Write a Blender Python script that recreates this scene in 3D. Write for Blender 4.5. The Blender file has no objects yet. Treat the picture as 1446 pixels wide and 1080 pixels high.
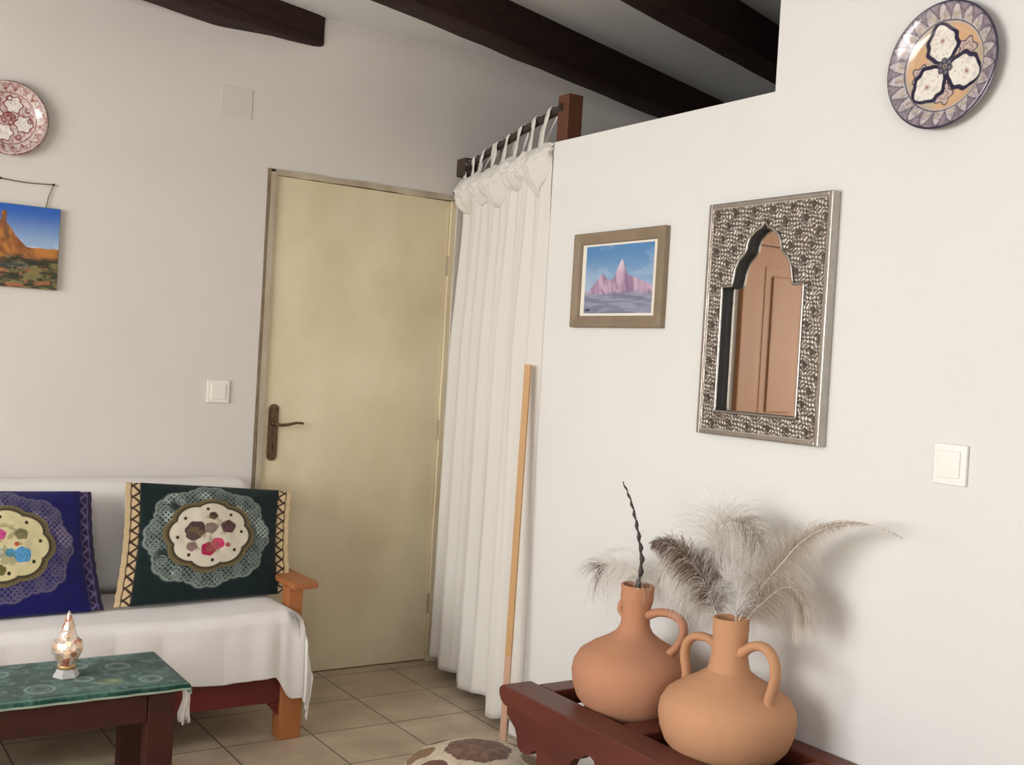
import bpy, bmesh, math, random
import numpy as np
from mathutils import Vector, Matrix
random.seed(7)
PI = math.pi
scn = bpy.context.scene
COL = scn.collection

# ------------------------------------------------------------------ materials
def node(nt, typ, **kw):
    n = nt.nodes.new(typ)
    for k, v in kw.items():
        if k in n.inputs: n.inputs[k].default_value = v
        else: setattr(n, k, v)
    return n

def mat(name, color, rough=0.6, metal=0.0, noise=None, bump=None, spec=0.5, trans=0.0, coat=0.0, sheen=0.0, stretch=(1, 1, 1)):
    """noise = (scale, other colour, contrast); bump = (scale, strength, distance)"""
    m = bpy.data.materials.new(name); m.use_nodes = True
    nt = m.node_tree; b = nt.nodes['Principled BSDF']
    b.inputs['Base Color'].default_value = (*color, 1)
    b.inputs['Roughness'].default_value = rough
    b.inputs['Metallic'].default_value = metal
    b.inputs['Specular IOR Level'].default_value = spec
    b.inputs['Transmission Weight'].default_value = trans
    b.inputs['Coat Weight'].default_value = coat
    b.inputs['Sheen Weight'].default_value = sheen
    tc = nt.nodes.new('ShaderNodeTexCoord'); mp = nt.nodes.new('ShaderNodeMapping')
    mp.inputs['Scale'].default_value = stretch
    nt.links.new(tc.outputs['Object'], mp.inputs['Vector'])
    if noise:
        n = node(nt, 'ShaderNodeTexNoise'); n.inputs['Scale'].default_value = noise[0]; n.inputs['Detail'].default_value = 6
        nt.links.new(mp.outputs['Vector'], n.inputs['Vector'])
        r = nt.nodes.new('ShaderNodeValToRGB'); c = noise[2]
        r.color_ramp.elements[0].position = 0.5 - c; r.color_ramp.elements[1].position = 0.5 + c
        r.color_ramp.elements[0].color = (*noise[1], 1); r.color_ramp.elements[1].color = (*color, 1)
        nt.links.new(n.outputs['Fac'], r.inputs['Fac']); nt.links.new(r.outputs['Color'], b.inputs['Base Color'])
    if bump:
        n = node(nt, 'ShaderNodeTexNoise'); n.inputs['Scale'].default_value = bump[0]; n.inputs['Detail'].default_value = 5
        nt.links.new(mp.outputs['Vector'], n.inputs['Vector'])
        bp = nt.nodes.new('ShaderNodeBump'); bp.inputs['Strength'].default_value = bump[1]; bp.inputs['Distance'].default_value = bump[2]
        nt.links.new(n.outputs['Fac'], bp.inputs['Height']); nt.links.new(bp.outputs['Normal'], b.inputs['Normal'])
    return m

def cmat(name, rough=0.7, metal=0.0, coat=0.0, bump=None, spec=0.5, sheen=0.0):
    m = mat(name, (1, 1, 1), rough, metal, None, bump, spec, 0, coat, sheen)
    nt = m.node_tree; a = nt.nodes.new('ShaderNodeAttribute'); a.attribute_name = 'Col'
    nt.links.new(a.outputs['Color'], nt.nodes['Principled BSDF'].inputs['Base Color'])
    return m

M = {}
M['plaster'] = mat('plaster_white', (.772, .765, .742), .9, 0, (2.2, (.745, .737, .712), .25), (22, .35, .006), .2)
M['plaster_back'] = mat('plaster_beige', (.70, .655, .61), .9, 0, (2.6, (.665, .62, .575), .25), (14, .25, .006), .2)
M['ceiling'] = mat('ceiling_white', (.78, .78, .77), .9, 0, (2, (.73, .73, .73), .25), (12, .3, .006), .2)
M['beam'] = mat('dark_beam', (.022, .010, .009), .75, 0, (6, (.045, .022, .016), .3), (26, .7, .008), .25, stretch=(1, 1, 4))
M['door_paint'] = mat('cream_door_paint', (.80, .70, .50), .55, 0, (2.6, (.66, .56, .37), .16), (8, .25, .004), .35, stretch=(1, 1, .8))
M['frame_paint'] = mat('door_frame_paint', (.56, .49, .37), .6, 0, (9, (.32, .25, .17), .2), (30, .4, .003), .3, stretch=(1, 1, .3))
M['frame_dark'] = mat('worn_brown_edge', (.16, .11, .07), .7, 0, (12, (.28, .22, .15), .2), None, .3)
M['jamb_white'] = mat('white_jamb_paint', (.72, .68, .62), .7, 0, (5, (.66, .60, .53), .3), (30, .3, .003))
M['brass'] = mat('aged_brass', (.20, .13, .075), .38, .85, (60, (.10, .065, .04), .2), (80, .4, .001))
M['iron'] = mat('dark_nail', (.03, .025, .02), .5, .6)
M['white_plastic'] = mat('white_plastic', (.86, .86, .82), .35, 0, None, None, .5)
M['cream_plastic'] = mat('cream_plastic', (.82, .78, .70), .4)
M['cloth'] = mat('white_cotton', (.78, .745, .71), .95, 0, (5, (.73, .69, .655), .3), (160, .35, .002), .1, sheen=.2)
M['curtain'] = mat('white_curtain', (.86, .825, .77), .95, 0, None, (220, .2, .001), .1, sheen=.2)
M['redwood'] = mat('dark_red_wood', (.150, .036, .020), .45, 0, (7, (.07, .015, .010), .3), (30, .25, .002), .4, coat=.08, stretch=(1, .25, 1))
M['redrail'] = mat('red_painted_rail', (.16, .018, .014), .5, 0, (7, (.10, .014, .011), .3), None, .4, stretch=(.3, 1, 1))
M['darkwood'] = mat('dark_table_wood', (.062, .016, .010), .55, 0, (8, (.030, .009, .006), .3), (30, .25, .002), .25, stretch=(.25, 1, 1))
M['orangewood'] = mat('orange_pine', (.45, .17, .06), .45, 0, (6, (.33, .11, .035), .3), (20, .15, .002), .4, stretch=(1, 1, .2))
M['reddoor'] = mat('varnished_door_wood', (.37, .175, .065), .5, 0, (5, (.29, .125, .045), .3), (20, .2, .002), .4, coat=0, stretch=(3, 1, .25))
M['postwood'] = mat('brown_post_wood', (.15, .058, .03), .6, 0, (12, (.09, .035, .02), .3), (30, .4, .003), .3, stretch=(1, 1, .25))
M['rodwood'] = mat('dark_rod_wood', (.035, .024, .018), .7, 0, (20, (.08, .06, .045), .3), (40, .4, .002), .3)
M['battenwood'] = mat('light_batten_wood', (.58, .34, .14), .5, 0, (12, (.47, .25, .09), .3), None, .4, stretch=(1, 1, .15))
M['battenred'] = mat('batten_pink_end', (.56, .33, .22), .5)
M['clay'] = mat('terracotta', (.52, .25, .13), .85, 0, (6, (.46, .225, .14), .3), (60, .4, .002), .25)
M['clay2'] = mat('terracotta_pale', (.56, .30, .155), .85, 0, (6, (.50, .26, .15), .3), (60, .4, .002), .25)
M['pewter_edge'] = mat('silver_edge', (.52, .49, .45), .32, .9, (40, (.36, .33, .30), .3), (90, .4, .001))
M['black_reveal'] = mat('black_reveal', (.012, .010, .012), .6)
M['mirror'] = mat('mirror_glass', (.86, .84, .80), .02, 1.0)
M['picture_wood'] = mat('grey_brown_frame_wood', (.30, .225, .15), .5, 0, (16, (.22, .16, .105), .3), (50, .35, .002), .4, stretch=(1, 1, 1))
M['cover_paint'] = mat('cover_beige_paint', (.655, .610, .566), .9, spec=.2)
M['mount'] = mat('cream_mount', (.82, .77, .68), .8)
M['twig'] = mat('black_twig', (.02, .016, .014), .6, 0, (60, (.06, .05, .045), .3), (90, .6, .002))
M['cord'] = mat('brown_cord', (.16, .11, .075), .8)
M['glass_base'] = mat('clear_pressed_glass', (.80, .80, .78), .12, 0, None, (60, .5, .004), .8, trans=.55)
M['wax'] = mat('candle_wax', (.85, .72, .5), .6)
M['gilt'] = mat('gilt_band', (.75, .50, .22), .3, .9, None, (120, .6, .002))
M['col_fabric'] = cmat('woven_fabric', .85, bump=(300, .35, .0015), spec=.2, sheen=.15)
M['col_glaze'] = cmat('glazed_ceramic', .22, coat=.6, bump=(30, .1, .002))
M['col_paint'] = cmat('oil_paint', .6, bump=(120, .35, .001))
M['col_metal'] = cmat('embossed_silver', .42, metal=.7)
M['col_leather'] = cmat('pouf_leather', .6, bump=(90, .35, .0015))
M['col_feather'] = cmat('feather', .9, spec=.1)
M['col_lace'] = cmat('braid', .8, spec=.2)

def feather_mix():
    m = M['col_feather']; nt = m.node_tree; out = [n for n in nt.nodes if n.type == 'OUTPUT_MATERIAL'][0]
    b = nt.nodes['Principled BSDF']; a = [n for n in nt.nodes if n.type == 'ATTRIBUTE'][0]
    t = nt.nodes.new('ShaderNodeBsdfTranslucent'); nt.links.new(a.outputs['Color'], t.inputs['Color'])
    mx = nt.nodes.new('ShaderNodeMixShader'); mx.inputs[0].default_value = .62
    nt.links.new(b.outputs[0], mx.inputs[1]); nt.links.new(t.outputs[0], mx.inputs[2]); nt.links.new(mx.outputs[0], out.inputs['Surface'])
feather_mix()
def curtain_mix():
    m = M['curtain']; nt = m.node_tree; out = [n for n in nt.nodes if n.type == 'OUTPUT_MATERIAL'][0]
    b = nt.nodes['Principled BSDF']
    t = nt.nodes.new('ShaderNodeBsdfTranslucent'); t.inputs['Color'].default_value = (.8, .77, .72, 1)
    mx = nt.nodes.new('ShaderNodeMixShader'); mx.inputs[0].default_value = .18
    nt.links.new(b.outputs[0], mx.inputs[1]); nt.links.new(t.outputs[0], mx.inputs[2]); nt.links.new(mx.outputs[0], out.inputs['Surface'])
curtain_mix()

def mosaic_glass():
    m = bpy.data.materials.new('mosaic_glass'); m.use_nodes = True
    nt = m.node_tree; b = nt.nodes['Principled BSDF']
    tc = nt.nodes.new('ShaderNodeTexCoord')
    v = nt.nodes.new('ShaderNodeTexVoronoi'); v.inputs['Scale'].default_value = 55
    nt.links.new(tc.outputs['Object'], v.inputs['Vector'])
    sp = nt.nodes.new('ShaderNodeSeparateColor'); nt.links.new(v.outputs['Color'], sp.inputs[0])
    r = nt.nodes.new('ShaderNodeValToRGB'); r.color_ramp.interpolation = 'CONSTANT'
    e = r.color_ramp.elements; e[0].color = (.85, .82, .78, 1); e[1].position = .35; e[1].color = (.80, .66, .50, 1)
    x = e.new(.6); x.color = (.62, .30, .24, 1); x = e.new(.75); x.color = (.9, .85, .8, 1)
    nt.links.new(sp.outputs[0], r.inputs['Fac']); nt.links.new(r.outputs['Color'], b.inputs['Base Color'])
    b.inputs['Roughness'].default_value = .10; b.inputs['Transmission Weight'].default_value = .45
    b.inputs['Metallic'].default_value = .45; b.inputs['IOR'].default_value = 1.35
    bp = nt.nodes.new('ShaderNodeBump'); bp.inputs['Strength'].default_value = .5; bp.inputs['Distance'].default_value = .004
    nt.links.new(v.outputs['Distance'], bp.inputs['Height']); nt.links.new(bp.outputs['Normal'], b.inputs['Normal'])
    return m
M['mosaic'] = mosaic_glass()
def flame_mat():
    m = bpy.data.materials.new('flame'); m.use_nodes = True; b = m.node_tree.nodes['Principled BSDF']
    b.inputs['Base Color'].default_value = (1, .6, .25, 1)
    b.inputs['Emission Color'].default_value = (1, .62, .25, 1); b.inputs['Emission Strength'].default_value = 7
    return m
M['flame'] = flame_mat()

def tile_mat():
    m = bpy.data.materials.new('floor_tiles'); m.use_nodes = True
    nt = m.node_tree; b = nt.nodes['Principled BSDF']
    tc = nt.nodes.new('ShaderNodeTexCoord'); mp = nt.nodes.new('ShaderNodeMapping')
    mp.inputs['Location'].default_value = (-1.603, -3.235, 0)
    nt.links.new(tc.outputs['Object'], mp.inputs['Vector'])
    br = nt.nodes.new('ShaderNodeTexBrick'); br.offset = 0; br.squash = 1
    br.inputs['Scale'].default_value = 1; br.inputs['Brick Width'].default_value = .315; br.inputs['Row Height'].default_value = .31
    br.inputs['Mortar Size'].default_value = .0035; br.inputs['Mortar Smooth'].default_value = .3
    br.inputs['Color1'].default_value = (.56, .455, .33, 1); br.inputs['Color2'].default_value = (.50, .405, .295, 1)
    br.inputs['Mortar'].default_value = (.17, .14, .105, 1); br.inputs['Bias'].default_value = 0
    nt.links.new(mp.outputs['Vector'], br.inputs['Vector'])
    n = nt.nodes.new('ShaderNodeTexNoise'); n.inputs['Scale'].default_value = 7; n.inputs['Detail'].default_value = 6
    nt.links.new(tc.outputs['Object'], n.inputs['Vector'])
    r = nt.nodes.new('ShaderNodeValToRGB'); r.color_ramp.elements[0].position = .3; r.color_ramp.elements[1].position = .7
    r.color_ramp.elements[0].color = (.80, .78, .76, 1); r.color_ramp.elements[1].color = (1.12, 1.12, 1.12, 1)
    nt.links.new(n.outputs['Fac'], r.inputs['Fac'])
    mx = nt.nodes.new('ShaderNodeMix'); mx.data_type = 'RGBA'; mx.blend_type = 'MULTIPLY'; mx.inputs[0].default_value = 1
    nt.links.new(br.outputs['Color'], mx.inputs[6]); nt.links.new(r.outputs['Color'], mx.inputs[7])
    nt.links.new(mx.outputs[2], b.inputs['Base Color'])
    b.inputs['Roughness'].default_value = .42
    bp = nt.nodes.new('ShaderNodeBump'); bp.inputs['Strength'].default_value = .4; bp.inputs['Distance'].default_value = .003; bp.invert = True
    nt.links.new(br.outputs['Fac'], bp.inputs['Height']); nt.links.new(bp.outputs['Normal'], b.inputs['Normal'])
    return m
M['tiles'] = tile_mat()

# ------------------------------------------------------------------ noise + colour helpers
def vnoise(x, y, seed=0):
    x = np.asarray(x, float); y = np.asarray(y, float)
    xi = np.floor(x).astype(np.int64); yi = np.floor(y).astype(np.int64)
    fx = x - xi; fy = y - yi; fx = fx * fx * (3 - 2 * fx); fy = fy * fy * (3 - 2 * fy)
    def h(a, b):
        n = (a * 374761393 + b * 668265263 + seed * 2147483647 + 1013904223) & 0x7fffffff
        n = ((n ^ (n >> 13)) * 1274126177) & 0x7fffffff
        n = (n ^ (n >> 16)) & 0xffff
        return n / 65535.0
    return (h(xi, yi) * (1 - fx) + h(xi + 1, yi) * fx) * (1 - fy) + (h(xi, yi + 1) * (1 - fx) + h(xi + 1, yi + 1) * fx) * fy
def fbm(x, y, seed=0, o=4):
    s = 0; a = .5; t = 0
    for k in range(o):
        s = s + a * vnoise(np.asarray(x) * 2 ** k, np.asarray(y) * 2 ** k, seed + k * 17); t += a; a *= .5
    return s / t
def sst(a, b, x): t = np.clip((x - a) / (b - a), 0, 1); return t * t * (3 - 2 * t)
def srgb(*c):
    c = np.array(c, float) / 255.0
    return np.where(c <= .04045, c / 12.92, ((c + .055) / 1.055) ** 2.4)
def paint(c, mask, colr):
    m = np.clip(mask, 0, 1)[..., None]; c[...] = c * (1 - m) + np.asarray(colr) * m
    return c

# ------------------------------------------------------------------ object helpers
def tag(o, label, cat, group=None, kind=None):
    if label: o['label'] = label
    if cat: o['category'] = cat
    if group: o['group'] = group
    if kind: o['kind'] = kind
    return o
def link(name, me, m, parent=None, loc=None, rot=None):
    o = bpy.data.objects.new(name, me); COL.objects.link(o)
    if me is not None and m is not None:
        for mm in (m if isinstance(m, (list, tuple)) else [m]): me.materials.append(M[mm] if isinstance(mm, str) else mm)
    if parent is not None: o.parent = parent
    if loc is not None: o.location = loc
    if rot is not None: o.rotation_euler = rot
    return o
def empty(name, loc=(0, 0, 0)):
    o = bpy.data.objects.new(name, None); COL.objects.link(o); o.location = loc; o.empty_display_size = .1
    return o
def pydata(name, verts, faces, smooth=True, cols=None):
    me = bpy.data.meshes.new(name); me.from_pydata([tuple(map(float, v)) for v in verts], [], faces); me.update()
    if smooth: me.polygons.foreach_set('use_smooth', [True] * len(me.polygons))
    if cols is not None:
        a = me.color_attributes.new('Col', 'FLOAT_COLOR', 'POINT')
        c = np.ones((len(verts), 4), np.float32); c[:, :3] = np.asarray(cols).reshape(-1, 3)
        a.data.foreach_set('color', c.ravel())
    return me
def grid_faces(nu, nv, off=0, wrapu=False, flip=False):
    F = []
    for j in range(nv - 1):
        for i in range(nu if wrapu else nu - 1):
            a = off + j * nu + i; b = off + j * nu + (i + 1) % nu; c = b + nu; d = a + nu
            F.append((a, d, c, b) if flip else (a, b, c, d))
    return F
class MB:
    """collects shapes in one bmesh, relative to an origin"""
    def __init__(s, origin=(0, 0, 0)): s.bm = bmesh.new(); s.o = Vector(origin)
    def box(s, x0, x1, y0, y1, z0, z1, bev=0.0, seg=2, M4=None):
        t = bmesh.new(); r = bmesh.ops.create_cube(t, size=1)
        for v in t.verts: v.co = Vector(((x0 + x1) / 2 + v.co.x * (x1 - x0), (y0 + y1) / 2 + v.co.y * (y1 - y0), (z0 + z1) / 2 + v.co.z * (z1 - z0)))
        if bev > 0: bmesh.ops.bevel(t, geom=list(t.edges), offset=bev, segments=seg, profile=.5, affect='EDGES')
        if M4 is not None: bmesh.ops.transform(t, matrix=M4, verts=t.verts)
        s._merge(t); return s
    def _merge(s, t):
        me = bpy.data.meshes.new('tmp'); t.to_mesh(me); t.free(); s.bm.from_mesh(me); bpy.data.meshes.remove(me)
    def prism(s, pts, axis, a, b, bev=0.0):
        """pts: 2D outline, extruded along axis from a to b"""
        t = bmesh.new()
        def P(p, h):
            if axis == 'x': return (h, p[0], p[1])
            if axis == 'y': return (p[0], h, p[1])
            return (p[0], p[1], h)
        f = t.faces.new([t.verts.new(P(p, a)) for p in pts])
        r = bmesh.ops.extrude_face_region(t, geom=[f])
        d = Vector(P((0, 0), b)) - Vector(P((0, 0), a))
        bmesh.ops.translate(t, vec=d, verts=[v for v in r['geom'] if isinstance(v, bmesh.types.BMVert)])
        bmesh.ops.recalc_face_normals(t, faces=t.faces)
        if bev: bmesh.ops.bevel(t, geom=list(t.edges), offset=bev, segments=2, profile=.5, affect='EDGES', clamp_overlap=True)
        s._merge(t); return s
    def lathe(s, prof, c=(0, 0, 0), n=40, sx=1, sy=1):
        t = bmesh.new(); rings = []
        for r, z in prof:
            if r < 1e-6: rings.append([t.verts.new((c[0], c[1], c[2] + z))])
            else: rings.append([t.verts.new((c[0] + r * math.cos(2 * PI * k / n) * sx, c[1] + r * math.sin(2 * PI * k / n) * sy, c[2] + z)) for k in range(n)])
        for A, B in zip(rings, rings[1:]):
            for k in range(n):
                k2 = (k + 1) % n
                if len(A) == 1 and len(B) == 1: continue
                if len(A) == 1: t.faces.new((A[0], B[k2], B[k]))
                elif len(B) == 1: t.faces.new((A[k], A[k2], B[0]))
                else: t.faces.new((A[k], A[k2], B[k2], B[k]))
        bmesh.ops.recalc_face_normals(t, faces=t.faces)
        s._merge(t); return s
    def tube(s, pts, rad, n=10, flat=1.0, cap=True):
        pts = [Vector(p) for p in pts]; rads = rad if isinstance(rad, (list, tuple)) else [rad] * len(pts)
        t = bmesh.new(); rings = []; ref = None
        for i, p in enumerate(pts):
            d = (pts[min(i + 1, len(pts) - 1)] - pts[max(i - 1, 0)]).normalized()
            if ref is None: ref = Vector((0, 0, 1)) if abs(d.z) < .9 else Vector((1, 0, 0))
            a = d.cross(ref)
            if a.length < 1e-4: a = d.cross(Vector((0, 1, 0)))
            a.normalize(); b = a.cross(d).normalized(); ref = b
            rings.append([t.verts.new(p + a * math.cos(2 * PI * k / n) * rads[i] + b * math.sin(2 * PI * k / n) * rads[i] * flat) for k in range(n)])
        for A, B in zip(rings, rings[1:]):
            for k in range(n): t.faces.new((A[k], A[(k + 1) % n], B[(k + 1) % n], B[k]))
        if cap: t.faces.new(rings[0][::-1]); t.faces.new(rings[-1])
        bmesh.ops.recalc_face_normals(t, faces=t.faces)
        s._merge(t); return s
    def mesh(s, smooth=False):
        me = bpy.data.meshes.new('m'); bmesh.ops.translate(s.bm, vec=-s.o, verts=s.bm.verts)
        s.bm.to_mesh(me); s.bm.free()
        if smooth:
            me.polygons.foreach_set('use_smooth', [True] * len(me.polygons))
            try: me.set_sharp_from_angle(angle=math.radians(38))
            except Exception: pass
        return me
    def build(s, name, m, parent=None, smooth=True):
        o = link(name, s.mesh(smooth), m, parent)
        if parent is None: o.location = s.o
        if smooth:
            w = o.modifiers.new('weighted normals', 'WEIGHTED_NORMAL'); w.keep_sharp = True; w.weight = 80
        return o
def catmull(P, n=8):
    P = [Vector(p) for p in P]; Q = [P[0] * 2 - P[1]] + P + [P[-1] * 2 - P[-2]]; out = []
    for i in range(1, len(Q) - 2):
        for k in range(n):
            t = k / n; a, b, c, d = Q[i - 1], Q[i], Q[i + 1], Q[i + 2]
            out.append(.5 * ((2 * b) + (c - a) * t + (2 * a - 5 * b + 4 * c - d) * t * t + (3 * b - a - 3 * c + d) * t ** 3))
    out.append(P[-1]); return out

# ------------------------------------------------------------------ the setting
YB, XW, ZC = 4.235, 2.25, 2.687           # back wall, partition face, ceiling
XL, YF, XR = -2.4, -2.0, 4.6
def struct(o): o['kind'] = 'structure'; return o
struct(MB().box(XL - .2, XR + .2, YF - .2, YB + .25, -.1, 0).build('floor', 'tiles', smooth=False))
struct(MB().box(XL - .2, XR + .2, YF - .2, YB + .25, ZC, ZC + .12).build('ceiling', 'ceiling', smooth=False))
DX0, DX1, DZ = 1.596, 2.488, 2.050        # door opening
bw = MB()
bw.box(DX0, DX1, YB + .09, YB + .22, 0, DZ)  # unseen backing added behind the door leaf, blocks sky light at its foot
bw.box(XL - .2, DX0, YB, YB + .22, 0, ZC).box(DX0, DX1, YB, YB + .22, DZ, ZC).box(DX1, XR + .2, YB, YB + .22, 0, ZC)
struct(bw.build('wall_back', 'plaster_back', smooth=False))
# left wall with a window opening, front wall with one added for fill light
wl = MB(); w0, w1, h0, h1 = .8, 3.3, .85, 2.35
wl.box(XL - .2, XL, YF, w0, 0, ZC).box(XL - .2, XL, w1, YB, 0, ZC).box(XL - .2, XL, w0, w1, 0, h0).box(XL - .2, XL, w0, w1, h1, ZC)
struct(wl.build('wall_left', 'plaster', smooth=False))
wf = MB(); g0, g1 = -1.7, -.2
wf.box(XL - .2, g0, YF - .2, YF, 0, ZC).box(g1, XR + .2, YF - .2, YF, 0, ZC).box(g0, g1, YF - .2, YF, 0, .9).box(g0, g1, YF - .2, YF, 2.2, ZC)
struct(wf.build('wall_front', 'plaster', smooth=False))
struct(MB().box(XR, XR + .2, YF, YB, 0, ZC).build('wall_far_right', 'plaster', smooth=False))
# partition: full height near, cut down to 2.117 further back
part = MB()
part.prism([(YF, 0), (3.28, 0), (3.28, 2.117), (2.169, 2.117), (2.169, ZC), (YF, ZC)], 'x', XW, XW + .12)
struct(part.build('wall_right', 'plaster', smooth=False))
def window(name, ax, a0, a1, z0, z1, p):
    m = MB(); t = .05
    def bx(u0, u1, c0, c1):
        if ax == 'y': m.box(p - .06, p - .01, u0, u1, c0, c1)
        else: m.box(u0, u1, p - .06, p - .01, c0, c1)
    bx(a0, a0 + t, z0, z1); bx(a1 - t, a1, z0, z1); bx(a0 + t, a1 - t, z0, z0 + t); bx(a0 + t, a1 - t, z1 - t, z1); bx((a0 + a1) / 2 - .03, (a0 + a1) / 2 + .03, z0 + t, z1 - t)
    return struct(m.build(name, 'white_plastic', smooth=False))
window('window_1', 'y', w0, w1, h0, h1, XL)
window('added_fill_window', 'x', g0, g1, .9, 2.2, YF)  # unseen window behind the camera, added to let in fill light

# ---- painted flush door in the back wall
d1 = empty('door_1', (DX0, YB, 0)); struct(d1)
O = (DX0, YB, 0)
def irr_strip(x0, x1, y0, y1, z0, z1, seed, amp=.003):
    m = MB(O); n = 30; horiz = (x1 - x0) > (z1 - z0)
    t = bmesh.new(); rings = []
    for k in range(n + 1):
        u = k / n; e = (vnoise(u * 14, .5, seed) - .5) * 2 * amp; e2 = (vnoise(u * 14, 5.5, seed) - .5) * 2 * amp
        if horiz: x = x0 + (x1 - x0) * u; R4 = [(x, y0, z0 + e), (x, y0, z1 + e2), (x, y1, z1 + e2), (x, y1, z0 + e)]
        else: z = z0 + (z1 - z0) * u; R4 = [(x0 + e, y0, z), (x1 + e2, y0, z), (x1 + e2, y1, z), (x0 + e, y1, z)]
        rings.append([t.verts.new(p) for p in R4])
    for A, B in zip(rings, rings[1:]):
        for k in range(4): t.faces.new((A[k], A[(k + 1) % 4], B[(k + 1) % 4], B[k]))
    t.faces.new(rings[0]); t.faces.new(rings[-1][::-1]); bmesh.ops.recalc_face_normals(t, faces=t.faces)
    m._merge(t); return m
m = irr_strip(DX0 + .010, DX0 + .032, YB - .008, YB + .08, .0, DZ - .012, 3, .002)
m.build('frame_jamb', 'frame_paint', d1, False)
m = irr_strip(DX0 - .003, DX0 + .0095, YB - .004, YB + .07, .0, DZ, 9, .0018)
m.build('worn_edge', 'frame_dark', d1, False)['label'] = 'dark worn strip of the frame'
irr_strip(DX0 + .033, 2.447, YB - .007, YB + .08, DZ - .022, DZ + .001, 5, .003).build('frame_head', 'frame_paint', d1, False)
irr_strip(2.437, 2.458, YB - .010, YB + .08, .0, DZ - .024, 11, .002).build('frame_jamb', 'door_paint', d1, False)
irr_strip(2.459, 2.500, YB - .018, YB + .07, .0, DZ + .004, 13, .0012).build('side_casing', 'jamb_white', d1, False)['label'] = 'whitish side casing beside the curtain'
MB(O).box(DX0 + .034, 2.4355, YB + .006, YB + .045, .004, DZ - .024, .002).build('door_leaf', 'door_paint', d1)
# lock plate, lever, keyhole
hp = MB(O); cx = 1.672
pts = []
for k in range(13): a = PI * k / 12; pts.append((cx + .021 * math.cos(a), 1.092 + .021 * math.sin(a)))
for k in range(13): a = PI + PI * k / 12; pts.append((cx + .021 * math.cos(a), .905 + .021 * math.sin(a)))
hp.prism(pts, 'y', YB + .006, YB - .001, .0015)
pin = [(cx + (x - cx) * .62, .9985 + (z - .9985) * .88) for x, z in pts]
hp.prism(pin, 'y', YB - .001, YB - .004, .001)
plate = hp.build('lock_plate', 'brass', d1)
lv = MB(O); lv.lathe([(0, 0), (.011, 0), (.011, .012), (.007, .014), (.007, .035), (0, .035)], n=20)
bmesh.ops.rotate(lv.bm, cent=(0, 0, 0), matrix=Matrix.Rotation(PI / 2, 3, 'X'), verts=lv.bm.verts)
bmesh.ops.translate(lv.bm, vec=(cx, YB - .004, 1.035), verts=lv.bm.verts)
lv.tube(catmull([(cx, YB - .034, 1.035), (cx + .02, YB - .04, 1.031), (cx + .05, YB - .04, 1.034), (cx + .085, YB - .038, 1.041), (cx + .115, YB - .036, 1.039)], 6), [.0062] * 12 + [.0055] * 6 + [.005] * 6 + [.004], n=10)
lv.build('lever_handle', 'brass', d1)
MB(O).box(cx - .003, cx + .003, YB - .006, YB - .004, .93, .955, .001).build('keyhole', 'iron', d1)
for z in (1.74, 1.02, .25):
    MB(O).lathe([(0, 0), (.006, 0), (.006, .085), (0, .085)], (2.4365, YB + .0, z - .04), 12).build('hinge', 'frame_paint', d1)
# ---- varnished panelled door further left on the back wall (seen only in the wall mirror)
O2 = (-.66, YB, 0); d2 = empty('door_2', (-.70, YB, 0)); struct(d2)
m = MB(O2); m.box(-.66, -.58, YB - .035, YB - .001, 0, 2.12, .004).box(.235, .315, YB - .035, YB - .001, 0, 2.12, .004).box(-.58, .235, YB - .035, YB - .001, 2.04, 2.12, .004)
m.build('door_frame', 'reddoor', d2)
MB(O2).box(-.575, .23, YB - .022, YB - .002, .01, 2.035, .003).build('door_leaf', 'reddoor', d2)
for (a, b) in ((-.50, -.22), (-.14, .145)):
    for (c, e) in ((.15, .95), (1.1, 1.93)):
        q = MB(O2); q.box(a, b, YB - .026, YB - .0225, c, e, .001)
        q.box(a + .05, b - .05, YB - .036, YB - .026, c + .05, e - .05, .006)
        q.build('door_panel', 'reddoor', d2)

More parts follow.
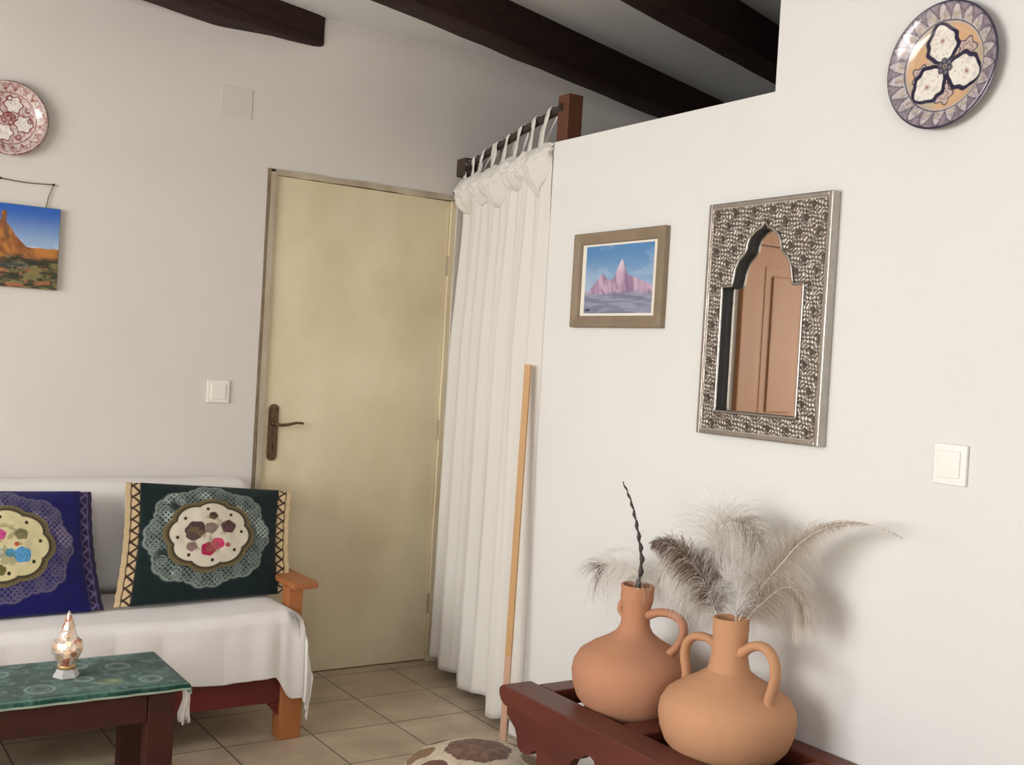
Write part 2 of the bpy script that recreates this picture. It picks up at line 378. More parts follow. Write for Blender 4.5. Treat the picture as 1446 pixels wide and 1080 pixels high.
# ------------------------------------------------------------------ ceiling beams (skew to the walls)
BD = Vector((math.cos(math.radians(18.2)), math.sin(math.radians(18.2)), 0)); BN = Vector((-BD.y, BD.x, 0))
def beam(n0, n1, zb, t0, t1, seed, label, name='ceiling_beam'):
    """n0..n1 extent across, t0..t1 extent along"""
    w = n1 - n0; h = ZC - zb; r = .028; outl = []
    for (cx_, cz_, a0) in ((w - r, -.0, 90), (w - r, -h + r, 0), (r, -h + r, -90), (r, 0, 180)):
        pass
    outl = [(0, .01), (0, -h * .35)]
    outl += [(0, -h * .75)] + [(r - r * math.cos(a), -h + r - r * math.sin(a)) for a in (0, PI / 6, PI / 3, PI / 2)]
    outl += [(w * .5, -h)] + [(w - r + r * math.sin(a), -h + r - r * math.cos(a)) for a in (0, PI / 6, PI / 3, PI / 2)]
    outl += [(w, -h * .35), (w, .01)]
    N = int((t1 - t0) / .04) + 2; V = []; org = BD * t0 + BN * n0 + Vector((0, 0, ZC))
    for k in range(N):
        t = t0 + (t1 - t0) * k / (N - 1)
        for i, (a, b) in enumerate(outl):
            da = (fbm(t * 1.6, i * .7, seed, 3) - .5) * .022; db = (fbm(t * 1.6 + 50, i * .7, seed, 3) - .5) * .022
            if b > 0: da = db = 0
            e = 1.0
            if k == N - 1 or k == 0: e = .9
            cx2, cz2 = w / 2, -h / 2
            p = BD * t + BN * (n0 + cx2 + (a - cx2) * e + da) + Vector((0, 0, ZC + (b if b > 0 else b + db)))
            V.append(p - org)
    L = len(outl); F = grid_faces(L, N) + [tuple(range(L))[::-1], tuple(range((N - 1) * L, N * L))]
    for k in range(N - 1): F.append((k * L, (k + 1) * L, (k + 1) * L + L - 1, k * L + L - 1))
    me = pydata(name, V, F, True)
    bm = bmesh.new(); bm.from_mesh(me); bmesh.ops.recalc_face_normals(bm, faces=bm.faces); bm.to_mesh(me); bm.free()
    try: me.set_sharp_from_angle(angle=math.radians(35))
    except Exception: pass
    o = link(name, me, 'beam'); o.location = org
    return tag(o, label, 'beam', 'dark ceiling beams')
def t_at(x, n): return (x + n * math.sin(math.radians(18.2))) / math.cos(math.radians(18.2))
beam(3.448, 3.615, 2.562, -2.4, t_at(1.80, 3.45), 1, 'dark rough beam end running into the beige wall at upper left')
beam(2.650, 2.815, 2.542, -1.8, 4.95, 2, 'long dark ceiling beam passing just above the brown post')
beam(1.905, 2.060, 2.542, -1.8, 4.7, 3, 'dark ceiling beam meeting the step in the white partition')
beam(1.130, 1.300, 2.542, -1.8, t_at(2.2, 1.2) - .1, 4, 'dark ceiling beam in front of the tall part of the partition')

# ------------------------------------------------------------------ post, rod, curtain
o = MB((2.31, 3.21, 2.117)).box(2.280, 2.342, 3.176, 3.242, 2.1172, 2.292, .003).build('wooden_post', 'postwood')
tag(o, 'short square brown wooden post standing on top of the white partition', 'post')
RA, RB = Vector((2.492, YB - .001, 2.178)), Vector((2.279, 3.209, 2.250))
rod = empty('curtain_rod', RA); tag(rod, 'dark wooden curtain rod running from beige wall to brown post', 'curtain rod')
rp = [RA.lerp(RB, k / 16) + Vector(((vnoise(k * .6, 0, 5) - .5) * .006, 0, (vnoise(k * .6, 3, 5) - .5) * .008)) * (0 if k in (0, 16) else 1) for k in range(17)]
MB(RA).tube(rp, .0135, 12).build('pole', 'rodwood', rod)
m = MB(RA); m.box(2.452, 2.514, YB - .075, YB - .0005, 2.135, 2.213, .006); m.build('wall_bracket', 'rodwood', rod)

cur = empty('white_curtain', (2.48, 4.19, 0)); tag(cur, 'white floor-length tab curtain with a ruffled top beside the door', 'curtain')
CO = Vector((2.48, 4.19, 0))
NC = Vector((-.965, .262, 0))
def cur_pt(s, z, ztop=2.10):
    h = (ztop - z) / (ztop - .03)
    A = Vector((2.478, 4.175, 0)).lerp(Vector((2.462, 4.165, 0)), h); B = Vector((2.2495, 3.205, 0)).lerp(Vector((2.2485, 3.195, 0)), h)
    ph = s * 5.2 * 2 * PI + .8 * math.sin(s * 9) + .25 * math.sin(3 * z)
    f = .5 + .5 * math.sin(ph); f = f ** .7
    f2 = .5 + .5 * math.sin(s * 17.3 * 2 * PI + 1.3 * math.sin(5 * s) + .4 * math.sin(2.2 * z + 4 * s))
    amp = .012 + .030 * min(1, h * 3) + .018 * h
    edge = min(1, s / .05, (1 - s) / .05)
    p = A.lerp(B, s) + NC * ((amp * f + .010 * f2 * (1 - .3 * h)) * edge)
    p += (B - A).normalized() * (.012 * math.sin(ph * .5 + 1) * h)
    p.z = z; return p
ns, nz = 260, 90; V = []
for j in range(nz):
    for i in range(ns):
        s = i / (ns - 1); zt = 2.10; hem = .035 + .012 * math.sin(s * 21) + .02 * vnoise(s * 9, 1, 3)
        z = zt - (zt - hem) * (j / (nz - 1)) ** 1.0
        p = cur_pt(s, z)
        if j < 12: p += NC * (.012 * vnoise(s * 40, j * .3, 8) * (1 - j / 12))
        V.append(p - CO)
me = pydata('cloth', V, grid_faces(ns, nz)); c_o = link('curtain_cloth', me, 'curtain', cur)
sm = c_o.modifiers.new('t', 'SOLIDIFY'); sm.thickness = .0015
# puffed ruffle bunches under the tabs
V = []; F = []
nr, mr = 240, 34
for j in range(mr):
    for i in range(nr):
        s = .0 + i / (nr - 1); v = j / (mr - 1)
        k = s * 5.0; loc = k - math.floor(k)
        puff = math.sin(PI * loc) ** .6
        length = .050 + .100 * puff * (.75 + .5 * vnoise(s * 7, 2, 4))
        z = 2.115 - length * v + .006 * math.sin(s * 60)
        b = math.sin(PI * min(1, v * 1.02)) ** .7
        p = cur_pt(s, min(z, 2.10)); p.z = z
        p += NC * (.004 + .050 * puff * b + .034 * (fbm(s * 26, v * 4.5, 31, 3) - .35) * b)
        p += Vector((0, 0, (fbm(s * 18, v * 3, 77, 2) - .5) * .03 * v))
        V.append(p - CO)
link('ruffle', pydata('ruffle', V, grid_faces(nr, mr)), 'curtain', cur).modifiers.new('t', 'SOLIDIFY').thickness = .0015
for k, s in enumerate((.015, .125, .245, .37, .40, .53, .66, .80, .94)):
    u = s * .93 + .045
    top = RA.lerp(RB, u); base = cur_pt(s, 2.10) ; dz = .0
    pf = base + NC * .012 + Vector((0, 0, .008)); pb = base - NC * .012 + Vector((0, .0, .004))
    sh = Vector(((RB - RA).x, (RB - RA).y, 0)).normalized() * (.018 * math.sin(k * 2.1))
    cen = top
    loop = [pf + sh * .3, pf.lerp(cen + NC * .018, .6) + sh * .5, cen + NC * .0185 + Vector((0, 0, .002)), cen + NC * .012 + Vector((0, 0, .0155)), cen + Vector((0, 0, .0195)),
            cen - NC * .012 + Vector((0, 0, .0155)), cen - NC * .0185 + Vector((0, 0, .002)), pb.lerp(cen - NC * .018, .5) + sh * 1.4, pb + sh * 2]
    cv = catmull(loop, 5); W = .016; V = []
    dd = (RB - RA).normalized()
    for i, p in enumerate(cv):
        for w_ in (-1, -.3, .3, 1): V.append(p + dd * W * w_ * (1 + .3 * math.sin(i * .8 + k)) + NC * (.002 * (1 - abs(w_))) - CO)
    link('tab', pydata('tab', V, grid_faces(4, len(cv))), 'curtain', cur).modifiers.new('t', 'SOLIDIFY').thickness = .0012
# batten leaning in the corner
bt = empty('wooden_batten', (2.146, 3.16, 0)); tag(bt, 'thin pale orange wooden batten leaning upright against the partition end', 'batten')
T0, T1 = Vector((2.146, 3.160, .004)), Vector((2.204, 3.224, 1.330))
def batten(a, b, name, m_):
    p0, p1 = T0.lerp(T1, a), T0.lerp(T1, b); d = (T1 - T0).normalized()
    u = Vector((.55, -.83, 0)); u = (u - d * u.dot(d)).normalized(); w = d.cross(u)
    V = [p + u * sx * .0112 + w * sy * .006 - bt.location for p in (p0, p1) for sx, sy in ((-1, -1), (1, -1), (1, 1), (-1, 1))]
    link(name, pydata(name, V, [(0, 1, 2, 3), (7, 6, 5, 4), (0, 4, 5, 1), (1, 5, 6, 2), (2, 6, 7, 3), (3, 7, 4, 0)], False), m_, bt)
batten(.235, 1, 'upper_length', 'battenwood'); batten(0, .235, 'lower_end', 'battenred')

# ------------------------------------------------------------------ wall fittings
def light_switch(axis, u0, u1, z0, z1, p, label, m_):
    e = empty('light_switch', ((u0 + u1) / 2, p, (z0 + z1) / 2) if axis == 'y' else (p, (u0 + u1) / 2, (z0 + z1) / 2)); tag(e, label, 'light switch')
    def bx(a0, a1, c0, c1, d0, d1, bev, name):
        m = MB(e.location)
        if axis == 'y': m.box(a0, a1, p - d1, p - d0, c0, c1, bev)
        else: m.box(p - d1, p - d0, a0, a1, c0, c1, bev)
        return m.build(name, m_, e)
    bx(u0, u1, z0, z1, .0005, .010, .0025, 'cover_plate')
    cu, cz = (u0 + u1) / 2, (z0 + z1) / 2; w = (u1 - u0) * .33; h = (z1 - z0) * .33
    bx(cu - w, cu + w, cz - h, cz + h, .0085, .0145, .002, 'rocker')
light_switch('y', 1.392, 1.480, 1.112, 1.200, YB, 'white square light switch on the beige wall left of the door', 'cream_plastic')
light_switch('x', 1.507, 1.592, 1.112, 1.205, XW, 'white square light switch on the white wall below right of the mirror', 'white_plastic')
o = MB((1.45, YB, 2.286)).box(1.388, 1.513, YB - .0028, YB - .0003, 2.228, 2.343, .001).build('junction_cover', 'cover_paint')
tag(o, 'square cover plate painted like the beige wall above the door corner', 'cover plate')
m = MB((2.447, YB, 2.065)); m.lathe([(0, 0), (.004, 0), (.005, .004), (0, .006)], n=12)
bmesh.ops.rotate(m.bm, cent=(0, 0, 0), matrix=Matrix.Rotation(PI / 2, 3, 'X'), verts=m.bm.verts); bmesh.ops.translate(m.bm, vec=(2.447, YB - .0005, 2.065), verts=m.bm.verts)
tag(m.build('wall_nail', 'iron'), 'small dark nail head in the beige wall at the door top right corner', 'nail')

# ------------------------------------------------------------------ decorated plates
def plate_obj(name, center, R, axis, tilt, fn, label, spin=0):
    """dish facing the room; axis 'x' = on partition (faces -x), 'y' = on back wall (faces -y)"""
    nr, na = 110, 300
    prof = lambda r: .012 + .022 * sst(.55, .98, r) - .004 * sst(.95, 1, r)      # height of face above foot plane
    rr = np.linspace(0, 1, nr); an = np.linspace(0, 2 * PI, na, endpoint=False)
    Rr, An = np.meshgrid(rr, an, indexing='ij')
    z = prof(Rr); x = Rr * R * np.cos(An); y = Rr * R * np.sin(An)
    c = fn(Rr, An + spin)
    V = np.stack([x, y, z], -1).reshape(-1, 3); C = c.reshape(-1, 3)
    F = grid_faces(na, nr, wrapu=True)
    me = pydata('face', V, F, True, C)
    e = empty(name, center); tag(e, label, 'plate')
    link('painted_face', me, 'col_glaze', e)
    bp = [(.0, .002), (.45, .0), (.52, .0), (.56, .008), (1.0, prof(1.0) - .004), (1.006, prof(1.0) - .001), (1.0, prof(1.0))]
    m = MB(); m.lathe([(r * R, zz) for r, zz in bp], n=96); bk = m.build('back', 'plate_rim' if 'plate_rim' in M else 'mount', e)
    if axis == 'x': X, Y, Z = Vector((0, -1, 0)), Vector((0, 0, 1)), Vector((-1, 0, 0))
    else: X, Y, Z = Vector((1, 0, 0)), Vector((0, 0, 1)), Vector((0, -1, 0))
    Rm = Matrix((X, Y, Z)).transposed()
    Rm = Rm @ Matrix.Rotation(tilt, 3, 'X')
    e.rotation_euler = Rm.to_euler()
    return e
def petal(X, Y, cx_, cy_, ang, L, W):
    dx, dy = X - cx_, Y - cy_; u = dx * math.cos(ang) + dy * math.sin(ang); v = -dx * math.sin(ang) + dy * math.cos(ang)
    t = np.clip(u / L, 0, 1)
    w = W * np.sin(PI * np.clip(t, 0, 1) ** .85) ** .62 * (1 + .07 * np.cos(t * 19))
    d = np.where((u > 0) & (u < L), w - np.abs(v), -.2)
    return d            # >0 inside
def plate_blue(r, a):
    X, Y = r * np.cos(a), r * np.sin(a)
    n = fbm(X * 9 + 3, Y * 9 + 5, 4)
    navy = srgb(46, 42, 66); white = srgb(214, 204, 206); lil = srgb(158, 144, 160); ochre = srgb(212, 172, 134); tan = srgb(192, 176, 150)
    c = np.ones(r.shape + (3,)) * lil; paint(c, sst(.3, .7, n) * .6, white)
    # rim of pointed lobes
    k = 22; ph = (a * k / (2 * PI)) % 1; tri = np.abs(ph - .5) * 2
    rim = (r > .70)
    h = .73 + .24 * (1 - tri ** 1.6)
    inside = rim & (r < h)
    paint(c, np.where(rim, 1.0, 0), srgb(146, 134, 144)); paint(c, np.where(inside, .95, 0), white * .92)
    paint(c, np.where(rim, np.exp(-((r - h) / .022) ** 2) * .9, 0), navy); paint(c, np.where(rim, sst(.45, .62, fbm(X * 22, Y * 22, 66)) * .45, 0), srgb(96, 84, 96))
    leaf = (np.abs(r - .80 - .02 * np.cos(ph * 2 * PI)) < .035) & (tri < .45); paint(c, np.where(leaf, .6, 0), tan)
    paint(c, np.where(leaf, sst(.03, .0, np.abs(ph - .5)) * .8, 0), srgb(120, 90, 80))
    paint(c, np.exp(-((r - .685) / .014) ** 2), srgb(205, 190, 170)); paint(c, np.exp(-((r - .712) / .010) ** 2), navy)
    paint(c, sst(.965, .98, r), navy)
    # inner: ochre and cream scrolls
    inn = sst(.675, .665, r)
    paint(c, inn, tan)
    for A in (165, 50, 285):
        dd = np.angle(np.exp(1j * (a - math.radians(A)))); paint(c, inn * sst(.55, .42, np.abs(dd)) * sst(.30, .4, r), ochre)
    for A in (190, 30, 270):
        x0, y0 = .44 * math.cos(math.radians(A)), .44 * math.sin(math.radians(A)); q = np.hypot(X - x0, Y - y0); qa = np.arctan2(Y - y0, X - x0)
        rr_ = .15 * (1 + .2 * np.cos(5 * qa))
        paint(c, inn * sst(rr_ + .02, rr_, q), srgb(200, 180, 172)); paint(c, inn * np.exp(-((q - rr_) / .014) ** 2), navy * 1.3); paint(c, inn * np.exp(-((q - rr_ * .5) / .014) ** 2) * .7, srgb(120, 90, 90))
    for A in (100, 222, 340):
        al = math.radians(A); x0, y0 = .06 * math.cos(al), .06 * math.sin(al)
        d = petal(X, Y, x0, y0, al, .64, .265); paint(c, sst(-.05, -.04, d), navy); 
        d2 = petal(X, Y, x0 * 1.5, y0 * 1.5, al, .585, .238); paint(c, sst(.0, .012, d2), srgb(238, 232, 222))
        paint(c, sst(0, .01, d2) * sst(.45, .75, fbm(X * 26, Y * 26, 9)) * .45, srgb(176, 166, 160))
        xc, yc = .42 * math.cos(al), .42 * math.sin(al); q = np.hypot(X - xc, Y - yc)
        paint(c, np.exp(-(q / .035) ** 2), srgb(150, 100, 60))
    for A in (40, 160, 280, 100, 220, 340):
        x0, y0 = .09 * math.cos(math.radians(A)), .09 * math.sin(math.radians(A)); q = np.hypot(X - x0, Y - y0)
        paint(c, sst(.05, .04, q), srgb(110, 108, 120)); paint(c, np.exp(-((q - .045) / .01) ** 2), navy)
    paint(c, np.exp(-(((X ** 2 + Y ** 2) ** .5) / .03) ** 2), navy)
    return c
def plate_red(r, a):
    X, Y = r * np.cos(a), r * np.sin(a); n = fbm(X * 10, Y * 10, 14)
    red = srgb(120, 44, 48); pk = srgb(176, 140, 136); wh = srgb(220, 208, 200)
    c = np.ones(r.shape + (3,)) * pk; paint(c, sst(.3, .7, n) * .5, wh)
    k = 20; ph = (a * k / (2 * PI)) % 1; rim = r > .70
    h = .83 + .085 * np.cos(ph * 2 * PI)
    paint(c, np.where(rim, .7, 0), srgb(168, 128, 126)); paint(c, np.where(rim & (r < h), .9, 0), wh * .9)
    paint(c, np.where(rim, np.exp(-((r - h) / .014) ** 2), 0), red)
    paint(c, np.where(rim, np.exp(-((r - .80) / .03) ** 2) * (np.abs(ph - .5) < .12), 0), red * 1.4)
    paint(c, np.exp(-((r - .70) / .012) ** 2), red); paint(c, np.exp(-((r - .955) / .012) ** 2), wh); paint(c, sst(.972, .985, r), red)
    inn = sst(.68, .67, r); paint(c, inn * .7, srgb(172, 120, 122))
    paint(c, inn * sst(.4, .6, fbm(X * 24, Y * 24, 21)) * .8, wh); paint(c, np.where(rim, sst(.42, .6, fbm(X * 28, Y * 28, 71)) * .55, 0), wh); paint(c, np.where(rim, sst(.55, .7, fbm(X * 20, Y * 20, 41)) * .5, 0), red * 1.5)
    for A in (75, 345, 255, 165):
        x0, y0 = .40 * math.cos(math.radians(A)), .40 * math.sin(math.radians(A)); q = np.hypot(X - x0, Y - y0); qa = np.arctan2(Y - y0, X - x0)
        rr_ = .21 * (1 + .12 * np.cos(6 * qa)); paint(c, sst(rr_ + .03, rr_ + .02, q), red); paint(c, sst(rr_, rr_ - .01, q), srgb(236, 230, 222))
        paint(c, sst(rr_, rr_ - .02, q) * sst(.45, .7, fbm(X * 30, Y * 30, 5)) * .5, srgb(180, 150, 145))
    for A in (30, 120, 210, 300, 0, 90):
        for rr0 in (.12, .55):
            x0, y0 = rr0 * math.cos(math.radians(A)), rr0 * math.sin(math.radians(A)); q = np.hypot(X - x0, Y - y0)
            paint(c, inn * np.exp(-((q - .06) / .018) ** 2), red * 1.2)
    return c
M['plate_rim'] = mat('plate_glaze_back', (.10, .085, .11), .3, 0, None, None, .5, coat=.4)
plate_obj('decorative_plate', (XW - .001, 1.627, 2.080), .147, 'x', math.radians(0), plate_blue,
          'navy and white painted plate with three pale petals on the white wall at top right')
M['plate_rim'] = mat('plate_glaze_back_red', (.30, .16, .15), .3, 0, None, None, .5, coat=.4)
plate_obj('decorative_plate', (.638, YB - .001, 2.081), .128, 'y', 0, plate_red,
          'red and white painted plate on the beige wall above the desert canvas')

# ------------------------------------------------------------------ pictures
def color_panel(name, corners, nu, nv, fn, m_, parent, origin):
    """corners BL,BR,TR,TL"""
    BL, BR, TR, TL = [np.array(c, float) for c in corners]
    u, v = np.meshgrid(np.linspace(0, 1, nu), np.linspace(0, 1, nv))
    P = BL * ((1 - u) * (1 - v))[..., None] + BR * (u * (1 - v))[..., None] + TR * (u * v)[..., None] + TL * ((1 - u) * v)[..., None] - np.array(origin)
    return link(name, pydata(name, P.reshape(-1, 3), grid_faces(nu, nv), False, fn(u, v)), m_, parent)
def art_desert(u, v):
    # warm badlands spire under a deep blue sky
    c = np.zeros(u.shape + (3,))
    sky = sst(.45, .98, v)[..., None]; c[...] = srgb(150, 176, 205) * (1 - sky) + srgb(38, 92, 178) * sky
    cl = fbm(u * 5, v * 13, 3) * sst(.85, .5, v); paint(c, sst(.42, .6, cl) * .8, srgb(205, 212, 222))
    # ridge
    U = (u - .505) / .5   # spire sits left of the visible edge
    ridge = .47 + .02 * np.sin(u * 40) * 0 + (fbm(u * 9, 0 * v, 6) - .5) * .05 - .03 * (u > .8) * (u - .8)
    hill = .50 + .34 * np.clip(1 - np.abs(u - .535) / .20, 0, 1) ** 1.25
    ridge = np.maximum(ridge, hill + (fbm(u * 22, 0 * v, 8) - .5) * .03)
    spire = np.where(np.abs(u - .545) < .022, .92 - .6 * np.abs(u - .545), 0)
    ridge = np.maximum(ridge, spire)
    n = fbm(u * 16 + v * 6, v * 9, 12)
    land = (v < ridge)
    a_ = sst(.3, .7, n)[..., None]; oc = srgb(182, 118, 52) * a_ + srgb(128, 76, 38) * (1 - a_)
    c = np.where(land[..., None], oc, c)
    paint(c, land * sst(.52, .60, v) * (u > .545) * (np.abs(u - .56) < .03) * .6, srgb(92, 66, 50))
    # scrub
    lowm = sst(.40, .33, v + (fbm(u * 10, v * 2, 22) - .5) * .12)
    n2 = fbm(u * 11, v * 20, 33); s = sst(.35, .65, n2)[..., None]
    scrub = srgb(122, 112, 70) * s + srgb(52, 54, 34) * (1 - s); c = c * (1 - lowm[..., None]) + scrub * lowm[..., None]
    paint(c, lowm * sst(.5, .62, fbm(u * 8 + 5, v * 15, 44)) * .9, srgb(160, 100, 66)); paint(c, sst(.05, .01, np.abs(v - .24 - .04 * u)) * .6 * (u < .75), srgb(120, 122, 120))
    paint(c, lowm * sst(.56, .62, fbm(u * 20, v * 26, 50)) * .8, srgb(40, 40, 28))
    return c
def art_mountain(u, v):
    c = np.zeros(u.shape + (3,)); s = sst(.2, 1, v)[..., None]
    c[...] = srgb(150, 178, 206) * (1 - s) + srgb(82, 132, 182) * s
    paint(c, sst(.5, .7, fbm(u * 4, v * 7, 3)) * .25, srgb(190, 205, 220)); paint(c, sst(.25, .0, u) * sst(.8, .4, v) * .5, srgb(185, 200, 215))
    rid = .33 + .0 * u
    pk = lambda x0, h, w, p: h * np.clip(1 - np.abs(u - x0) / w, 0, 1) ** p
    rid = rid + np.maximum.reduce([pk(.55, .46, .13, .55), pk(.27, .27, .22, 1.0), pk(.60, .26, .45, .8), pk(.78, .12, .3, .8)]) + (fbm(u * 16, 0 * v, 5) - .5) * .05
    rid = np.maximum(rid, .33)
    mt = sst(.0, .012, rid - v)
    n = fbm(u * 16 + 2 * v, v * 3, 8); a_ = sst(.3, .7, n)[..., None]
    mc = srgb(196, 168, 190) * a_ + srgb(146, 118, 148) * (1 - a_); c = c * (1 - mt[..., None]) + mc * mt[..., None]
    paint(c, mt * sst(.55, .75, v) * .6 * (u < .57), srgb(232, 214, 218)); paint(c, mt * sst(.02, .0, np.abs(u - .60 - (.8 - v) * .12)) * .6, srgb(96, 78, 116))
    paint(c, mt * sst(.62, .7, fbm(u * 26, v * 7, 18)) * .6, srgb(110, 86, 120))
    gr = sst(.33, .27, v + (fbm(u * 9, 0 * v, 9) - .5) * .05); n3 = sst(.3, .7, fbm(u * 6, v * 30, 19))[..., None]
    gc = srgb(150, 152, 172) * n3 + srgb(118, 120, 144) * (1 - n3); c = c * (1 - gr[..., None]) + gc * gr[..., None]
    paint(c, sst(.05, .03, np.hypot((u - .06) * 1.0, (v - .05) * 2)), srgb(60, 56, 70))
    return c
# canvas on the beige wall, hung on a cord
cv = empty('canvas_painting', (.62, YB, 1.64)); tag(cv, 'unframed canvas painting of an orange desert spire hanging on the beige wall', 'painting')
OC = (.62, YB, 1.64); X0, X1, Z0, Z1 = .418, .823, 1.497, 1.787
MB(OC).box(X0, X1, YB - .020, YB - .003, Z0, Z1, .0015).build('stretcher', 'picture_wood', cv)
color_panel('painted_canvas', [(X0 + .001, YB - .0205, Z0 + .001), (X1 - .001, YB - .0205, Z0 + .001), (X1 - .001, YB - .0205, Z1 - .001), (X0 + .001, YB - .0205, Z1 - .001)], 260, 190, art_desert, 'col_paint', cv, OC)
m = MB(OC)
m.tube(catmull([(.462, YB - .006, Z1), (.443, YB - .006, 1.87), ], 4), .0018, 6)
m.tube(catmull([(.443, YB - .006, 1.87), (.53, YB - .006, 1.874), (.62, YB - .006, 1.872), (.70, YB - .006, 1.868), (.797, YB - .006, 1.872)], 6), .0022, 6)
m.tube([(.797, YB - .006, 1.872), (.783, YB - .006, 1.83), (.775, YB - .006, Z1)], .0018, 6)
m.build('hanging_cord', 'cord', cv)
for x in (.443, .622, .797):
    m = MB(OC); m.lathe([(0, 0), (.003, 0), (.003, .008), (.0045, .009), (0, .0105)], n=10)
    bmesh.ops.rotate(m.bm, cent=(0, 0, 0), matrix=Matrix.Rotation(PI / 2, 3, 'X'), verts=m.bm.verts); bmesh.ops.translate(m.bm, vec=(x, YB - .0005, 1.872), verts=m.bm.verts)
    m.build('hook', 'iron', cv)
# framed mountain on the partition
OP = (XW, 2.795, 1.62); pf = empty('framed_picture', OP); tag(pf, 'small grey-brown framed picture of a pink mountain left of the mirror', 'picture')
y0, y1, z0, z1 = 2.565, 3.025, 1.465, 1.778
def mitre(parent, O_, y0, y1, z0, z1, w, d0, d1, name, m_, lip=.004):
    """four mitred members, faces towards -x; profile slopes down toward the opening"""
    A = [(y0, z0), (y1, z0), (y1, z1), (y0, z1)]; B = [(y0 + w, z0 + w), (y1 - w, z0 + w), (y1 - w, z1 - w), (y0 + w, z1 - w)]
    for k in range(4):
        a, b = A[k], A[(k + 1) % 4]; c, d = B[(k + 1) % 4], B[k]
        def mixp(p, q, t): return (p[0] * (1 - t) + q[0] * t, p[1] * (1 - t) + q[1] * t)
        prof = [(0, d0), (0, d1 * .75), (.12, d1), (.35, d1 * .97), (.8, d1 * .72), (.93, d1 * .75), (1, d1 * .6), (1, d0)]
        V = []
        for e0, e1 in ((a, d), (b, c)):
            for t, h in prof:
                p = mixp(e0, e1, t); V.append((O_[0] - h - O_[0], p[0] - O_[1], p[1] - O_[2]))
        n = len(prof); F = [(i, (i + 1) % n, n + (i + 1) % n, n + i) for i in range(n)] + [tuple(range(n))[::-1], tuple(range(n, 2 * n))]
        me = pydata(name, V, F, False); bm = bmesh.new(); bm.from_mesh(me); bmesh.ops.recalc_face_normals(bm, faces=bm.faces); bm.to_mesh(me); bm.free()
        link(name, me, m_, parent)
mitre(pf, OP, y0, y1, z0, z1, .038, .001, .026, 'frame_side', 'picture_wood')
MB(OP).box(XW - .010, XW - .001, y0 + .036, y1 - .036, z0 + .036, z1 - .036).build('mount', 'mount', pf)
a0, a1, b0, b1 = 2.622, 2.966, 1.512, 1.733
color_panel('painting', [(XW - .0108, a1, b0), (XW - .0108, a0, b0), (XW - .0108, a0, b1), (XW - .0108, a1, b1)], 200, 150, art_mountain, 'col_paint', pf, OP)

# ------------------------------------------------------------------ arched mirror with embossed silver frame
OM = (XW, 2.142, 1.49); mr_ = empty('wall_mirror', OM); tag(mr_, 'wall mirror with a pointed arch opening in an embossed silver frame', 'mirror')
my0, my1, mz0, mz1 = 1.917, 2.368, 1.163, 1.820; cy = 2.148; D1 = .030
half = [(.150, 1.583), (.113, 1.583), (.109, 1.600), (.103, 1.630), (.090, 1.655), (.072, 1.670), (.064, 1.680), (.062, 1.695), (.054, 1.715), (.034, 1.732), (.012, 1.742), (0, 1.757)]
outline = [(cy + .150, 1.230)] + [(cy + r, z) for r, z in half] + [(cy - r, z) for r, z in half[::-1][1:]] + [(cy - .150, 1.230)]
def inside(y, z):
    r = np.abs(y - cy); hr = np.array([h[0] for h in half][::-1]); hz = np.array([h[1] for h in half][::-1])
    lim = np.interp(z, hz[::-1], hr[::-1]); lim = np.where(z < 1.583, .150, lim)
    return (r < lim) & (z > 1.230) & (z < 1.757)
nu, nv = 226, 330
u, v = np.meshgrid(np.linspace(0, 1, nu), np.linspace(0, 1, nv))
Y = my1 - .012 - (my1 - my0 - .024) * u; Z = mz0 + .012 + (mz1 - mz0 - .024) * v
# scrolling relief: layered ridges
k1 = 300.0
wx = Y + .0035 * (vnoise(Y * 70, Z * 70, 3) - .5) * 2; wz = Z + .0035 * (vnoise(Y * 70, Z * 70, 8) - .5) * 2
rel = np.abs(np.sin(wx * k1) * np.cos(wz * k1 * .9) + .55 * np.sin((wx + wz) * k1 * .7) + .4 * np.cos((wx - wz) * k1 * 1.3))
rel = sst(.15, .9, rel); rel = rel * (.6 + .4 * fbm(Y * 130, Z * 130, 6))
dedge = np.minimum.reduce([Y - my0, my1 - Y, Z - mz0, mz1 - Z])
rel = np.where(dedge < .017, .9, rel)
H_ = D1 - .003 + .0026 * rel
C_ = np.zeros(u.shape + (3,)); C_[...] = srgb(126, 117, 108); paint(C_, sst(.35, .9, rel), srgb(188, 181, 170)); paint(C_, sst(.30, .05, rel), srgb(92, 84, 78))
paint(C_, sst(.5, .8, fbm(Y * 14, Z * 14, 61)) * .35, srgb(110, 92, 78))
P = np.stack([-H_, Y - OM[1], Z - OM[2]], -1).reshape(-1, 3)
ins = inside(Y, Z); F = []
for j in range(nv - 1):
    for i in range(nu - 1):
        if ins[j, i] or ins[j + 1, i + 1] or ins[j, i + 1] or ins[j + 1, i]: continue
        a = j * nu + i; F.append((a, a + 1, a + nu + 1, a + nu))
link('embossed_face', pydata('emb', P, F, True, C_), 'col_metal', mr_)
m = MB(OM)   # outer edge moulding
for (ya, yb, za, zb) in ((my0, my0 + .013, mz0, mz1), (my1 - .013, my1, mz0, mz1), (my0 + .0125, my1 - .0125, mz0, mz0 + .013), (my0 + .0125, my1 - .0125, mz1 - .013, mz1)):
    m.box(XW - D1 - .002, XW - .001, ya, yb, za, zb, .003)
m.build('outer_edge', 'pewter_edge', mr_)
dense = []
loop_ = outline + [outline[0]]
for (p, q) in zip(loop_, loop_[1:]):
    n = max(2, int(math.hypot(p[0] - q[0], p[1] - q[1]) / .006))
    for k in range(n): t = k / n; dense.append((p[0] * (1 - t) + q[0] * t, p[1] * (1 - t) + q[1] * t))
L = len(dense); V = [(-(D1 - .002), p[0] - OM[1], p[1] - OM[2]) for p in dense] + [(-.006, p[0] - OM[1], p[1] - OM[2]) for p in dense]
